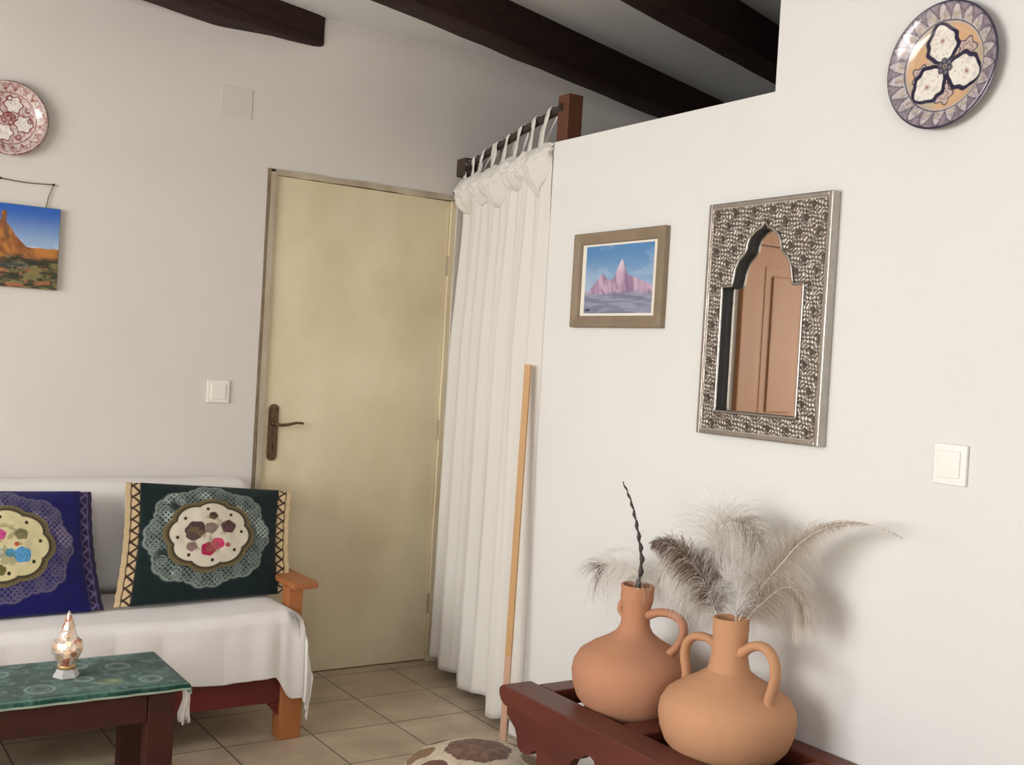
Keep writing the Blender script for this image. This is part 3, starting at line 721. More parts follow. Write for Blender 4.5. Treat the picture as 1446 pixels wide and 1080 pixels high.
link('inner_reveal', pydata('reveal', V, [(i, (i + 1) % L, L + (i + 1) % L, L + i) for i in range(L)], False), 'black_reveal', mr_).modifiers.new('t', 'SOLIDIFY').thickness = .0006
# beaded lip that trims the opening
V = []; F = []; n8 = 8
for i, p in enumerate(dense):
    a, b = dense[i - 1], dense[(i + 1) % L]; d = Vector((0, b[0] - a[0], b[1] - a[1])).normalized(); nn = d.cross(Vector((1, 0, 0))).normalized()
    for k in range(n8):
        an = 2 * PI * k / n8; V.append(Vector((-(D1 + .0004), p[0] - OM[1], p[1] - OM[2])) + nn * math.cos(an) * .0042 + Vector((1, 0, 0)) * math.sin(an) * .003)
for i in range(L):
    for k in range(n8): F.append((i * n8 + k, i * n8 + (k + 1) % n8, ((i + 1) % L) * n8 + (k + 1) % n8, ((i + 1) % L) * n8 + k))
link('opening_lip', pydata('lip', V, F), 'pewter_edge', mr_)
MB(OM).box(XW - .0065, XW - .0015, my0 + .02, my1 - .02, mz0 + .03, mz1 - .03).build('mirror_glass', 'mirror', mr_, False)

# ------------------------------------------------------------------ sofa
SX0, SX1, SY0, SY1 = .27, 1.555, 3.53, 4.19
OS = (.9, 3.86, 0); so = empty('sofa', OS); tag(so, 'wooden-framed sofa with a white covered back against the beige wall', 'sofa')
MB(OS).box(SX0 + .03, 1.497, SY0 + .012, SY0 + .036, .130, .262, .003).build('front_rail', 'redrail', so)
MB(OS).box(SX0 + .03, 1.49, SY1 - .06, SY1 - .035, .130, .262, .003).build('back_rail', 'redrail', so)
for x in (SX0, 1.475):
    MB(OS).box(x + .03 if x < 1 else x + .03, x + .055 if x < 1 else x + .055, SY0 + .08, SY1 - .08, .14, .26, .003).build('side_rail', 'orangewood', so)
for x in (SX0, 1.474):
    MB(OS).box(x, x + .080, SY0, SY0 + .07, 0, .40, .005).build('leg', 'orangewood', so)
    MB(OS).box(x, x + .080, SY1 - .07, SY1, 0, .46, .005).build('leg', 'orangewood', so)
    MB(OS).box(x + .012 + (.046 if x > 1 else 0), x + .068 + (.046 if x > 1 else 0), SY0 + .12, SY0 + .18, .22, .4965, .004).build('arm_post', 'orangewood', so)
m = MB(OS); m.prism([(1.445, .24), (1.47, .24), (1.47, .129), (1.462, .129)][0:0] + [(1.43, .1299), (1.472, .1299), (1.472, .085)], 'y', SY0 + .015, SY0 + .05); m.build('corner_block', 'redrail', so, False)
for sgn, xa in ((1, 1.532), (-1, SX0 - .05)):
    m = MB(OS); pl_ = [(xa + .0, 3.60), (xa + .095, 3.612), (xa + .105, 3.65), (xa + .09, 4.17), (xa + .01, 4.17), (xa - .0, 3.75)]
    m.prism(pl_, 'z', .497, .517, .004); m.build('arm_rest', 'orangewood', so)
MB(OS).box(SX0 + .03, 1.505, SY0 + .02, 4.02, .262, .418, .035, 4).build('seat_cushion', 'cloth', so)
# back cushion with a soft white cover
def soft_box(x0, x1, y0, y1, z0, z1, r, nx, nz_, O_, name, m_, parent, seed, amp):
    t = bmesh.new(); bmesh.ops.create_cube(t, size=1)
    for v_ in t.verts: v_.co = Vector(((x0 + x1) / 2 + v_.co.x * (x1 - x0), (y0 + y1) / 2 + v_.co.y * (y1 - y0), (z0 + z1) / 2 + v_.co.z * (z1 - z0)))
    bmesh.ops.bevel(t, geom=list(t.edges), offset=r, segments=6, profile=.5, affect='EDGES')
    bmesh.ops.triangulate(t, faces=[f for f in t.faces if len(f.verts) > 4])
    bmesh.ops.subdivide_edges(t, edges=[e for e in t.edges if e.calc_length() > .05], cuts=10, use_grid_fill=True)
    t.normal_update()
    for v_ in t.verts:
        d = (fbm(v_.co.x * 5, v_.co.z * 6 + v_.co.y * 3, seed, 3) - .5) * amp
        v_.co += v_.normal * d - Vector(O_)
    me = bpy.data.meshes.new(name); t.to_mesh(me); t.free(); me.polygons.foreach_set('use_smooth', [True] * len(me.polygons))
    return link(name, me, m_, parent)
soft_box(SX0 + .01, 1.528, 4.015, 4.195, .43, .832, .055, 20, 10, OS, 'back_cushion', 'cloth', so, 5, .014)

# white throw over the seat, hanging down the front and the right corner
OT = Vector((.9, 3.6, .43)); ns, nt_ = 200, 150; V = []
SE, TE = 1.490, .0
yf = 3.528
for j in range(nt_):
    t = j / (nt_ - 1)
    for i in range(ns):
        s = i / (ns - 1)
        x_ = .285 + s * (1.49 + .245 - .285); es = max(0, x_ - 1.49)
        span = .43 + .245 + .018 * math.sin(s * 11) + .012 * (fbm(s * 14, 1, 6, 3) - .5) - .02 * s + .085 * float(sst(1.44, 1.505, x_))
        if es > 0: ystart = 3.615
        else: ystart = 4.005
        lim = 4.005 - 3.565
        tt = t * span; y_ = 4.005 - tt
        if es > 0:
            # side flap only near the front
            k = min(1, es / .03); y_start = 4.005 * (1 - k) + 3.64 * k
            y_ = y_start - t * (span - (4.005 - y_start))
        et = max(0, 3.565 - y_)
        drop = (es ** 1.7 + et ** 1.7) ** (1 / 1.7)
        rd = .035
        def over(e):
            a = min(e / rd, PI / 2); return rd * math.sin(a)
        dz = 0 if drop <= 0 else (rd * (1 - math.cos(min(drop / rd, PI / 2))) + max(0, drop - rd * PI / 2))
        wob = (fbm(x_ * 9, y_ * 4, 9, 3) - .5)
        X_ = min(x_, 1.49) + over(es) * 1.35 + min(.05, dz * .18) * (es / (es + et + 1e-6)) * 1.2 + (.010 * wob if es > 0 else 0)
        hang = min(1, dz / .08)
        fold = .006 * math.sin(x_ * 17 + .9 * math.sin(x_ * 7)) * hang + .012 * math.sin(x_ * 48) * hang * max(0, (x_ - 1.3) / .25) * .8
        Y_ = max(y_, 3.565) - over(et) - min(.012, dz * .05) * (et / (es + et + 1e-6)) - abs(fold) * .9
        Z_ = .436 - dz + .006 * wob * (1 - hang) + (.012 * math.sin(x_ * 9 + 1) * (1 - hang) * .3)
        V.append(Vector((X_, Y_, Z_)) - OT)
to = link('sofa_throw', pydata('throw', V, grid_faces(ns, nt_)), 'cloth'); to.location = OT
to.modifiers.new('t', 'SOLIDIFY').thickness = .003
tag(to, 'plain white cloth throw draped over the sofa seat and front corner', 'throw')

# ------------------------------------------------------------------ cushions
def medallion(base, filig, cream, flowers, hue):
    def fn(u, v):
        X = (u - .475) * 2 * .93; Y = (v - .53) * 2 * .76
        X = X + .0; r = np.hypot(X / 1.0, Y / .80); a = np.arctan2(Y / .8, X)
        c = np.ones(u.shape + (3,)) * base; c *= (.8 + .4 * fbm(u * 30, v * 30, 3))[..., None]
        lob = .74 + .105 * np.abs(np.sin(4 * a + PI / 2)) ** .55 + .03 * np.abs(np.sin(12 * a)) - .03 * np.cos(2 * a) ** 2
        inn = .535 + .045 * np.abs(np.cos(3 * a + .2)) + .018 * np.cos(12 * a)
        band = sst(.0, .01, lob - r) * sst(0, .01, r - inn)
        g = np.maximum(sst(.72, .95, np.abs(np.sin((X + Y) * 46))), sst(.72, .95, np.abs(np.sin((X - Y) * 46))))
        gate = sst(.35, .5, vnoise(a * 3.0 + 9, r * 3, 6) + .25)
        paint(c, band * g * .52 * gate, filig); paint(c, band * .07, filig)
        paint(c, np.exp(-((r - lob) / .016) ** 2) * .95, filig); paint(c, np.exp(-((r - lob + .05) / .010) ** 2) * .5, filig)
        # curls along the outer edge and across the band
        for k in range(16):
            al = 2 * PI * (k + .5) / 16; rc = .72; x0, y0 = rc * math.cos(al), rc * .8 * math.sin(al)
            q = np.hypot(X - x0, Y - y0); qa = np.arctan2(Y - y0, X - x0)
            sp = np.abs(((q - .012 * qa) % .035) - .017); paint(c, sst(.085, .07, q) * sst(.010, .004, sp) * .9, filig)
        gl = fbm(u * 9, v * 9, 77); paint(c, band * g * sst(.52, .66, gl) * .9, np.minimum(filig * 1.7, .95))
        # gold-brown inner border, dark line and cream field with scallops
        i2 = .50 + .05 * np.abs(np.cos(4 * a + .35)) ** .8
        paint(c, sst(.01, .0, r - i2 - .065), srgb(70, 62, 40)); paint(c, np.exp(-((r - i2 - .055) / .010) ** 2), srgb(120, 108, 74))
        paint(c, np.exp(-((r - i2 - .03) / .008) ** 2) * (.5 + .5 * np.sin(a * 90)), srgb(140, 122, 84))
        fld = sst(.004, -.004, r - i2 + .012); paint(c, fld, cream); paint(c, np.exp(-((r - i2 + .012) / .008) ** 2), srgb(44, 36, 28))
        for k in range(8):
            al = 2 * PI * k / 8 + .1; x0, y0 = .43 * math.cos(al), .43 * .8 * math.sin(al); q = np.hypot(X - x0, Y - y0); paint(c, sst(.026, .018, q), srgb(40, 38, 24))
        for (fx, fy, fr, col, dark) in flowers:
            q = np.hypot(X - fx, (Y - fy) * 1.15); qa = np.arctan2(Y - fy, X - fx); rr_ = fr * (1 + .06 * np.cos(5 * qa + fx * 20) + .15 * (fbm(X * 18, Y * 18, 5) - .5))
            m_ = sst(rr_ + .008, rr_ - .008, q); paint(c, m_, col)
            sw = np.abs(np.sin(q * 85 + qa * 2.0)); paint(c, m_ * sst(.45, .75, sw) * .75, dark)
            paint(c, m_ * sst(.58, .7, fbm(X * 34, Y * 34, 13)) * .6, dark)
        lf = sst(.60, .66, fbm(X * 11 + 4, Y * 13, 91)) * fld * sst(.36, .28, r); paint(c, lf * .45, hue)
        return c
    return fn
def cushion(name, corners, thick, nrm, fn, label, lace, band=.10, lace_cols=None, curve=.02):
    """corners BL, BR, TR, TL in metres; band = share of width taken by the side lace"""
    BL, BR, TR, TL = [np.array(c_, float) for c_ in corners]; org = (BL + BR) / 2
    N = np.array(nrm, float); N /= np.linalg.norm(N)
    def surf(u, v, side):
        P = BL * ((1 - u) * (1 - v))[..., None] + BR * (u * (1 - v))[..., None] + TR * (u * v)[..., None] + TL * ((1 - u) * v)[..., None]
        ub = np.clip((u - band) / (1 - 2 * band), 0, 1)
        t = (np.sin(PI * ub) ** .55) * (np.sin(PI * v) ** .50)
        # edges pull in between the corners
        P = P + (TL - BL) * (curve * (np.sin(PI * u) * (.5 - v) * 2 * 1.0))[..., None] * (1 if True else 0) * .0
        P = P + (BR - BL) * (curve * np.sin(PI * v) * (.5 - u) * 2)[..., None]
        w = (fbm(u * 6, v * 5, 40, 3) - .5) * .018 * np.minimum(1, t * 2)
        return P + N * ((side * thick * t + w) + .006 * side + (u < band) * .004 * np.sin(v * 60) + (u > 1 - band) * .004 * np.sin(v * 55))[..., None] - org
    e = empty(name, org); tag(e, label, 'cushion')
    # body
    nu, nv = 300, 230
    u, v = np.meshgrid(np.linspace(band, 1 - band, nu), np.linspace(0, 1, nv))
    uu = (u - band) / (1 - 2 * band)
    A = surf(u, v, 1); B = surf(u, v, -.6)
    V = np.concatenate([A.reshape(-1, 3), B.reshape(-1, 3)]); C = np.concatenate([fn(uu, v).reshape(-1, 3), np.ones((nu * nv, 3)) * fn(np.array([[.01]]), np.array([[.01]])).reshape(3)])
    n = nu * nv; F = grid_faces(nu, nv) + grid_faces(nu, nv, n, flip=True)
    rim = [i for i in range(nu)] + [j * nu + nu - 1 for j in range(1, nv)] + [(nv - 1) * nu + i for i in range(nu - 2, -1, -1)] + [j * nu for j in range(nv - 2, 0, -1)]
    for a, b in zip(rim, rim[1:] + rim[:1]): F.append((a, n + a, n + b, b))
    link('cover', pydata('cover', V, F, True, C), 'col_fabric', e)
    for (ua, ub_) in ((0, band), (1 - band, 1)):
        nu2, nv2 = 46, 230
        u, v = np.meshgrid(np.linspace(ua, ub_, nu2), np.linspace(0, 1, nv2)); q = (u - ua) / (ub_ - ua)
        outer = q if ua > .5 else 1 - q
        P = surf(u, v, .35)
        zig = .16 * np.abs(np.sin(v * 60)) * outer ** 3
        c = np.ones(u.shape + (3,)) * lace_cols[0]
        d = np.minimum(np.abs(np.sin((outer * 3.1 + v * 34))), np.abs(np.sin((outer * 3.1 - v * 34))))
        bandm = (outer < .62)
        paint(c, bandm * sst(.5, .2, d), lace_cols[1]); paint(c, bandm * .0 + np.exp(-((outer - .02) / .04) ** 2), lace_cols[1])
        paint(c, np.exp(-((outer - .62) / .05) ** 2), lace_cols[1]); paint(c, (outer > .66) * (.35 + .35 * np.sin(v * 330)), lace_cols[0] * .72)
        link(lace, pydata('lace', P.reshape(-1, 3), grid_faces(nu2, nv2), True, c), 'col_lace', e).modifiers.new('t', 'SOLIDIFY').thickness = .003
    return e
dk = srgb(70, 50, 52)
fl_green = [(-.20, .06, .13, srgb(92, 66, 68), srgb(46, 30, 32)), (.24, .10, .10, srgb(110, 74, 76), srgb(64, 38, 42)), (-.22, .0, .10, srgb(100, 78, 76), srgb(58, 40, 40)), (.03, .25, .06, srgb(74, 58, 46), srgb(40, 34, 24)),
            (.0, .08, .085, srgb(150, 132, 124), srgb(110, 88, 84)), (-.02, -.20, .10, srgb(190, 40, 86), srgb(132, 20, 56)), (.10, -.13, .09, srgb(222, 84, 124), srgb(176, 30, 80)), (-.24, -.16, .07, srgb(150, 124, 120), srgb(110, 86, 84)), (.24, -.15, .035, srgb(178, 84, 84), srgb(150, 60, 60))]
fl_blue = [(-.22, .10, .15, srgb(190, 44, 110), srgb(120, 20, 60)), (-.06, .12, .08, srgb(214, 90, 150), srgb(150, 40, 96)), (.20, .12, .08, srgb(140, 132, 96), srgb(96, 90, 60)), (.20, -.13, .11, srgb(104, 168, 206), srgb(52, 116, 168)), (.06, -.10, .06, srgb(80, 170, 200), srgb(50, 120, 160)),
           (-.10, -.10, .10, srgb(210, 206, 190), srgb(140, 140, 110)), (-.06, -.30, .07, srgb(120, 112, 60), srgb(60, 60, 30)), (.14, .0, .03, srgb(200, 80, 60), srgb(160, 60, 40))]
cushion('green_cushion', [(.957, 3.742, .448), (1.588, 3.765, .452), (1.652, 3.965, .795), (1.030, 3.955, .838)], .055, (-.02, -.9, .45),
        medallion(srgb(9, 30, 30), srgb(128, 138, 132), srgb(208, 198, 178), fl_green, srgb(120, 100, 60)),
        'dark green cushion with a flowered medallion and gold lace sides', 'lace_edge', .085, (srgb(214, 188, 148), srgb(62, 44, 36)))
cushion('blue_cushion', [(.335, 3.70, .446), (.922, 3.725, .446), (.915, 3.945, .808), (.36, 3.945, .815)], .055, (.02, -.9, .45),
        medallion(srgb(16, 12, 84), srgb(100, 92, 112), srgb(206, 194, 150), fl_blue, srgb(90, 90, 50)),
        'royal blue cushion with a cream flowered medallion and purple braid side', 'braid_edge', .07, (srgb(44, 36, 62), srgb(92, 80, 118)))

# ------------------------------------------------------------------ coffee table, cloth, lantern
TX0, TX1, TY0, TY1, TZ = -.12, .955, 2.965, 3.285, .412
OTb = ((TX0 + TX1) / 2, (TY0 + TY1) / 2, 0); tb = empty('coffee_table', OTb); tag(tb, 'low dark brown wooden coffee table under a green cloth', 'table')
MB(OTb).box(TX0, TX1, TY0, TY1, TZ - .024, TZ, .003).build('table_top', 'darkwood', tb)
for x in (TX0 + .015, TX1 - .09):
    for y in (TY0 + .005, TY1 - .06):
        MB(OTb).box(x, x + .072, y, y + .055, 0, TZ - .0245, .004).build('leg', 'darkwood', tb)
MB(OTb).box(TX0 + .09, TX1 - .092, TY0 + .010, TY0 + .034, .312, TZ - .0245, .002).build('apron', 'darkwood', tb)
MB(OTb).box(TX0 + .09, TX1 - .092, TY1 - .034, TY1 - .012, .312, TZ - .0245, .002).build('apron', 'darkwood', tb)
MB(OTb).box(TX1 - .05, TX1 - .028, TY0 + .062, TY1 - .062, .312, TZ - .0245, .002).build('apron', 'darkwood', tb)
OG = ((TX0 + TX1) / 2, (TY0 + TY1) / 2, TZ); gc = empty('green_tablecloth', OG); tag(gc, 'green patterned cloth with a pale trim covering the coffee table', 'tablecloth')
nu, nv = 420, 150
u, v = np.meshgrid(np.linspace(0, 1, nu), np.linspace(0, 1, nv))
ex0, ex1, ey0, ey1 = TX0 - .04, TX1 + .045, TY0 - .028, TY1 + .012
x = ex0 + (ex1 - ex0) * u; y = ey0 + (ey1 - ey0) * v
def rollover(q, a, b, r=.010):
    lo = np.maximum(0, a - q); hi = np.maximum(0, q - b)
    f = lambda e: r * np.sin(np.minimum(e / r, PI / 2)); g = lambda e: np.where(e < r * PI / 2, r * (1 - np.cos(np.minimum(e / r, PI / 2))), r + e - r * PI / 2)
    return np.clip(q, a, b) - f(lo) + f(hi), g(lo) + g(hi)
X_, dzx = rollover(x, TX0, TX1, .018); Y_, dzy = rollover(y, TY0, TY1, .008)
Z_ = TZ + .0045 - np.maximum(dzx, dzy) + .0015 * fbm(x * 20, y * 20, 3)
Y_ = Y_ - .003 * np.abs(np.sin(x * 30)) * (dzy > .004) - .002
c = np.zeros(u.shape + (3,)); c[...] = srgb(16, 62, 52)
n = fbm(x * 26, y * 26, 5); paint(c, sst(.45, .62, n) * .6, srgb(64, 106, 96)); paint(c, sst(.60, .72, fbm(x * 60, y * 60, 15)) * .45, srgb(112, 142, 132)); paint(c, sst(.55, .45, fbm(x * 14 + 3, y * 14, 8)) * .35, srgb(10, 40, 36))
for k, (qx, qy, qr) in enumerate([(.83, 3.17, .030), (.73, 3.21, .026), (.72, 3.08, .022), (.60, 3.03, .035), (.42, 3.1, .04), (.25, 3.18, .035), (.1, 3.05, .04), (.88, 3.02, .028), (.52, 3.20, .03)]):
    q = np.hypot(x - qx, (y - qy)); paint(c, np.exp(-((q - qr) / .004) ** 2) * .8, srgb(128, 150, 142)); paint(c, np.exp(-((q - qr * .6) / .004) ** 2) * .5, srgb(104, 130, 120))
q = np.hypot((x - .775) / .05, (y - 3.035) / .035); paint(c, sst(1, .4, q) * sst(.3, .6, n) * .8, srgb(132, 146, 84))
tr = np.minimum.reduce([y - ey0, ey1 - y, ex1 - x, x - ex0]); paint(c, sst(.007, .005, tr), srgb(150, 166, 148)); paint(c, np.exp(-((tr - .02) / .003) ** 2) * .5, srgb(120, 144, 130))
P = np.stack([X_ - OG[0], Y_ - OG[1], Z_ - OG[2]], -1).reshape(-1, 3)
link('cloth_top', pydata('gc', P, grid_faces(nu, nv), True, c), 'col_fabric', gc).modifiers.new('t', 'SOLIDIFY').thickness = .002
# white fringed tail hanging at the right end
V = []; nu, nv = 40, 40
for j in range(nv):
    for i in range(nu):
        u_, v_ = i / (nu - 1), j / (nv - 1)
        fr = .008 * (vnoise(u_ * 16, 3, 3)) * (v_ ** 6) * 3 + .012 * u_ * v_
        V.append((TX1 + .003 + .046 * u_ * (.6 + .4 * v_) + .006 * math.sin(v_ * 5) - OG[0], 2.990 + .05 * u_ + .010 * math.sin(u_ * 9 + v_ * 2) - OG[1], TZ - .022 - .085 * v_ - fr - OG[2]))
F = [f for f in grid_faces(nu, nv) if not (f[0] // nu > nv - 6 and (f[0] % nu) % 5 == 0)]
w = link('white_fringe', pydata('tail', V, F), 'cloth', gc); w.modifiers.new('t', 'SOLIDIFY').thickness = .003; w['label'] = 'white fringed end hanging down'

LC = (.682, 3.115, TZ + .0075)
la = empty('candle_lantern', LC); tag(la, 'small pointed glass candle lantern glowing on the green tablecloth', 'candle lantern')
m = MB(LC); m.lathe([(0, 0), (.034, 0), (.034, .004), (.024, .022), (.0, .022)], LC, 6); m.build('glass_foot', 'glass_base', la)
m = MB(LC); prof = [(.020, .027), (.024, .040), (.034, .056), (.0405, .070), (.0415, .082), (.037, .095), (.026, .106), (.0225, .112), (.018, .130), (.010, .155), (.004, .172), (.0, .178)]
m.lathe(prof, LC, 10); sh = m.build('mosaic_shade', 'mosaic', la, smooth=False)
mm = sh.modifiers.new('t', 'SOLIDIFY'); mm.thickness = .0015
m = MB(LC); m.lathe([(.0, .0225), (.0235, .0225), (.0245, .027), (.0235, .031), (.019, .031), (.019, .0305), (0, .0305)], LC, 24); m.build('gilt_collar', 'gilt', la)
m = MB(LC); m.lathe([(0, .0312), (.013, .0312), (.013, .043), (0, .043)], LC, 20); m.build('candle', 'wax', la)
m = MB(LC); m.lathe([(0, .044), (.006, .050), (.0075, .058), (.0045, .068), (0, .078)], LC, 14); m.build('flame', 'flame', la)
L_ = bpy.data.lights.new('candle_glow', 'POINT'); L_.energy = .08; L_.color = (1, .6, .28); L_.shadow_soft_size = .008
lo = bpy.data.objects.new('candle_glow', L_); COL.objects.link(lo); lo.location = (LC[0], LC[1], LC[2] + .086)

# ------------------------------------------------------------------ pot stand
RX0, RX1 = 1.788, 2.246; RYF, RYN = 2.665, 1.10; RZ = .400
OR = (2.03, 1.9, 0); rk = empty('pot_stand', OR); tag(rk, 'low dark red wooden stand with scalloped apron holding the clay jugs', 'pot stand')
def rail(x0, x1, y0, y1, z0, z1, name, bev=.008):
    return MB(OR).box(x0, x1, y0, y1, z0, z1, bev, 3).build(name, 'redwood', rk)
# front rail with a rounded nose
m = MB(OR); nose = [(RYN, RZ - .058), (RYF - .03, RZ - .058), (RYF - .008, RZ - .048), (RYF + .006, RZ - .028), (RYF + .004, RZ - .010), (RYF - .012, RZ), (RYN, RZ)]
m.prism(nose, 'x', RX0, 1.892, .006); m.build('front_rail', 'redwood', rk)
rail(2.172, RX1, RYN, 2.635, RZ - .055, RZ, 'back_rail')
for y0_, y1_, nm in ((2.545, 2.622, 'cross_rail'), (2.150, 2.235, 'cross_rail'), (1.735, 1.815, 'cross_rail'), (1.16, 1.24, 'cross_rail')):
    rail(1.893, 2.171, y0_, y1_, RZ - .050, RZ - .002, nm, .006)
for (a, b) in ((2.236, 2.544), (1.816, 2.149), (1.241, 1.734)):
    MB(OR).box(1.80, 2.22, a, b, RZ - .0765, RZ - .0585, .002).build('recessed_board', 'redwood', rk)
# scalloped apron boards and legs
ap = [(RYF - .032, RZ - .0585), (2.632, .322), (2.612, .306), (2.588, .292), (2.576, .272), (2.570, .248), (2.556, .236), (2.530, .233), (2.510, .240), (2.492, .256), (2.480, .262), (2.474, .250), (2.472, .225),
      (2.470, .0), (2.340, .0), (2.338, .235), (2.330, .262), (2.316, .286), (2.300, .300), (2.284, .302), (2.272, .312), (2.258, .322), (2.240, .325), (2.222, .318), (2.212, .300), (2.196, .292), (2.180, .276), (2.172, .25),
      (2.170, .0), (2.050, .0), (2.046, .25), (2.03, .285), (2.0, .30), (1.985, .31), (1.96, .322), (1.90, .325), (1.84, .322), (1.815, .31), (1.80, .30), (1.77, .285), (1.754, .25),
      (1.75, .0), (1.63, .0), (1.626, .25), (1.61, .285), (1.58, .30), (1.50, .322), (1.40, .322), (1.32, .30), (1.28, .25), (1.275, 0), (1.17, 0), (1.17, RZ - .0585)]
m = MB(OR); m.prism(ap, 'x', RX0 + .008, RX0 + .036); m.build('scalloped_apron', 'redwood', rk, False)
for y in (2.38, 1.2): MB(OR).box(2.19, 2.235, y, y + .06, 0, RZ - .056, .004).build('rear_leg', 'redwood', rk)

# ------------------------------------------------------------------ terracotta jugs
JZ = RZ - .0583
def jug(name, c, S, H, m_, label, neck, handles):
    e = empty(name, c); tag(e, label, 'jug')
    base = [(0, 0), (.062, 0), (.078, .006), (.104, .022), (.128, .042), (.152, .070), (.165, .105), (.169, .138), (.165, .166), (.150, .192), (.117, .216), (.080, .236), (.053, .256)]
    prof = [(r * S, z * H) for r, z in base] + [(r, z * H) for r, z in neck]
    top_r, top_z = prof[-1]
    prof += [(top_r - .003, top_z + .003), (top_r - .008, top_z + .001), (top_r - .010, top_z - .02), (top_r - .012, top_z - .08), (.0, top_z - .085)]
    m = MB(c); m.lathe(prof, c, 72)
    for v_ in m.bm.verts:
        d = v_.co - Vector(c); a = math.atan2(d.y, d.x)
        k = 1 + .010 * (vnoise(a * 1.5 + 7, d.z * 9, 3) - .5) * 2 + .0025 * math.sin(d.z * 240)
        v_.co.x = c[0] + d.x * k; v_.co.y = c[1] + d.y * k
    m.build('jug_body', m_, e)
    for pts, rad in handles:
        cvp = catmull([Vector(p) for p in pts], 8); n = len(cvp)
        rr_ = [rad * (1.25 if i in (0, n - 1) else 1.0 + .25 * max(0, 1 - min(i, n - 1 - i) / 5)) for i in range(n)]
        MB(c).tube(cvp, rr_, 14, .78).build('handle', m_, e)
    return e
c1 = (2.035, 2.376, JZ); c2 = (2.030, 1.990, JZ)
def hpts(c, ang, pts):
    cr, cc = Vector((.833, -.553, 0)), Vector((-.553, -.833, 0)); d = cr * math.cos(math.radians(ang)) + cc * math.sin(math.radians(ang))
    return [Vector(c) + d * r + Vector((0, 0, z)) for r, z in pts]
nk1 = [(.042, .275), (.039, .300), (.040, .325), (.045, .345), (.0465, .356), (.0455, .370), (.048, .388)]
j1 = jug('clay_jug', c1, 1.0, 1.0, 'clay', 'terracotta jug holding the black twig, on the far end of the red stand', nk1,
    [(hpts(c1, 32, [(.036, .312), (.075, .326), (.112, .326), (.138, .312), (.147, .284), (.136, .250), (.118, .226), (.098, .208)]), .0150),
     (hpts(c1, 200, [(.032, .344), (.042, .334), (.045, .322), (.043, .310), (.032, .300)]), .012)])
nk2 = [(.050, .270), (.046, .295), (.0445, .325), (.0445, .350), (.046, .370), (.045, .378), (.0465, .388)]
j2 = jug('clay_jug', c2, 1.02, .975, 'clay2', 'paler terracotta jug with two handles holding the white plumes', nk2,
    [(hpts(c2, 55, [(.036, .298), (.078, .326), (.116, .330), (.144, .308), (.152, .272), (.145, .236), (.136, .205), (.136, .184)]), .0155),
     (hpts(c2, 235, [(.036, .300), (.075, .312), (.120, .308), (.150, .286), (.158, .250), (.150, .215), (.145, .19)]), .0145)])
j1.rotation_euler = (math.radians(1.3), 0, 0)
for sgn, J in ((1, j1),): pass
j2.rotation_euler = (math.radians(-.9), 0, 0)

# ------------------------------------------------------------------ twig and plumes
tw = [(c1[0] + .005, c1[1] - .01, .60), (2.035, 2.365, .72), (2.03, 2.352, .80), (2.03, 2.368, .86), (2.03, 2.392, .92), (2.03, 2.420, .97), (2.03, 2.455, 1.012)]
cvp = catmull(tw, 14); rad = [.0065 * (1 - .72 * (i / (len(cvp) - 1)) ** 1.4) * (1 + .45 * math.sin(i * .9) ** 3) for i in range(len(cvp))]
cvp = [p + Vector((0, .0022 * math.sin(i * .8), .0)) for i, p in enumerate(cvp)]
o = MB(tw[0]).tube(cvp, rad, 8).build('black_twig', 'twig'); tag(o, 'thin twisted black twig standing in the far clay jug', 'twig')

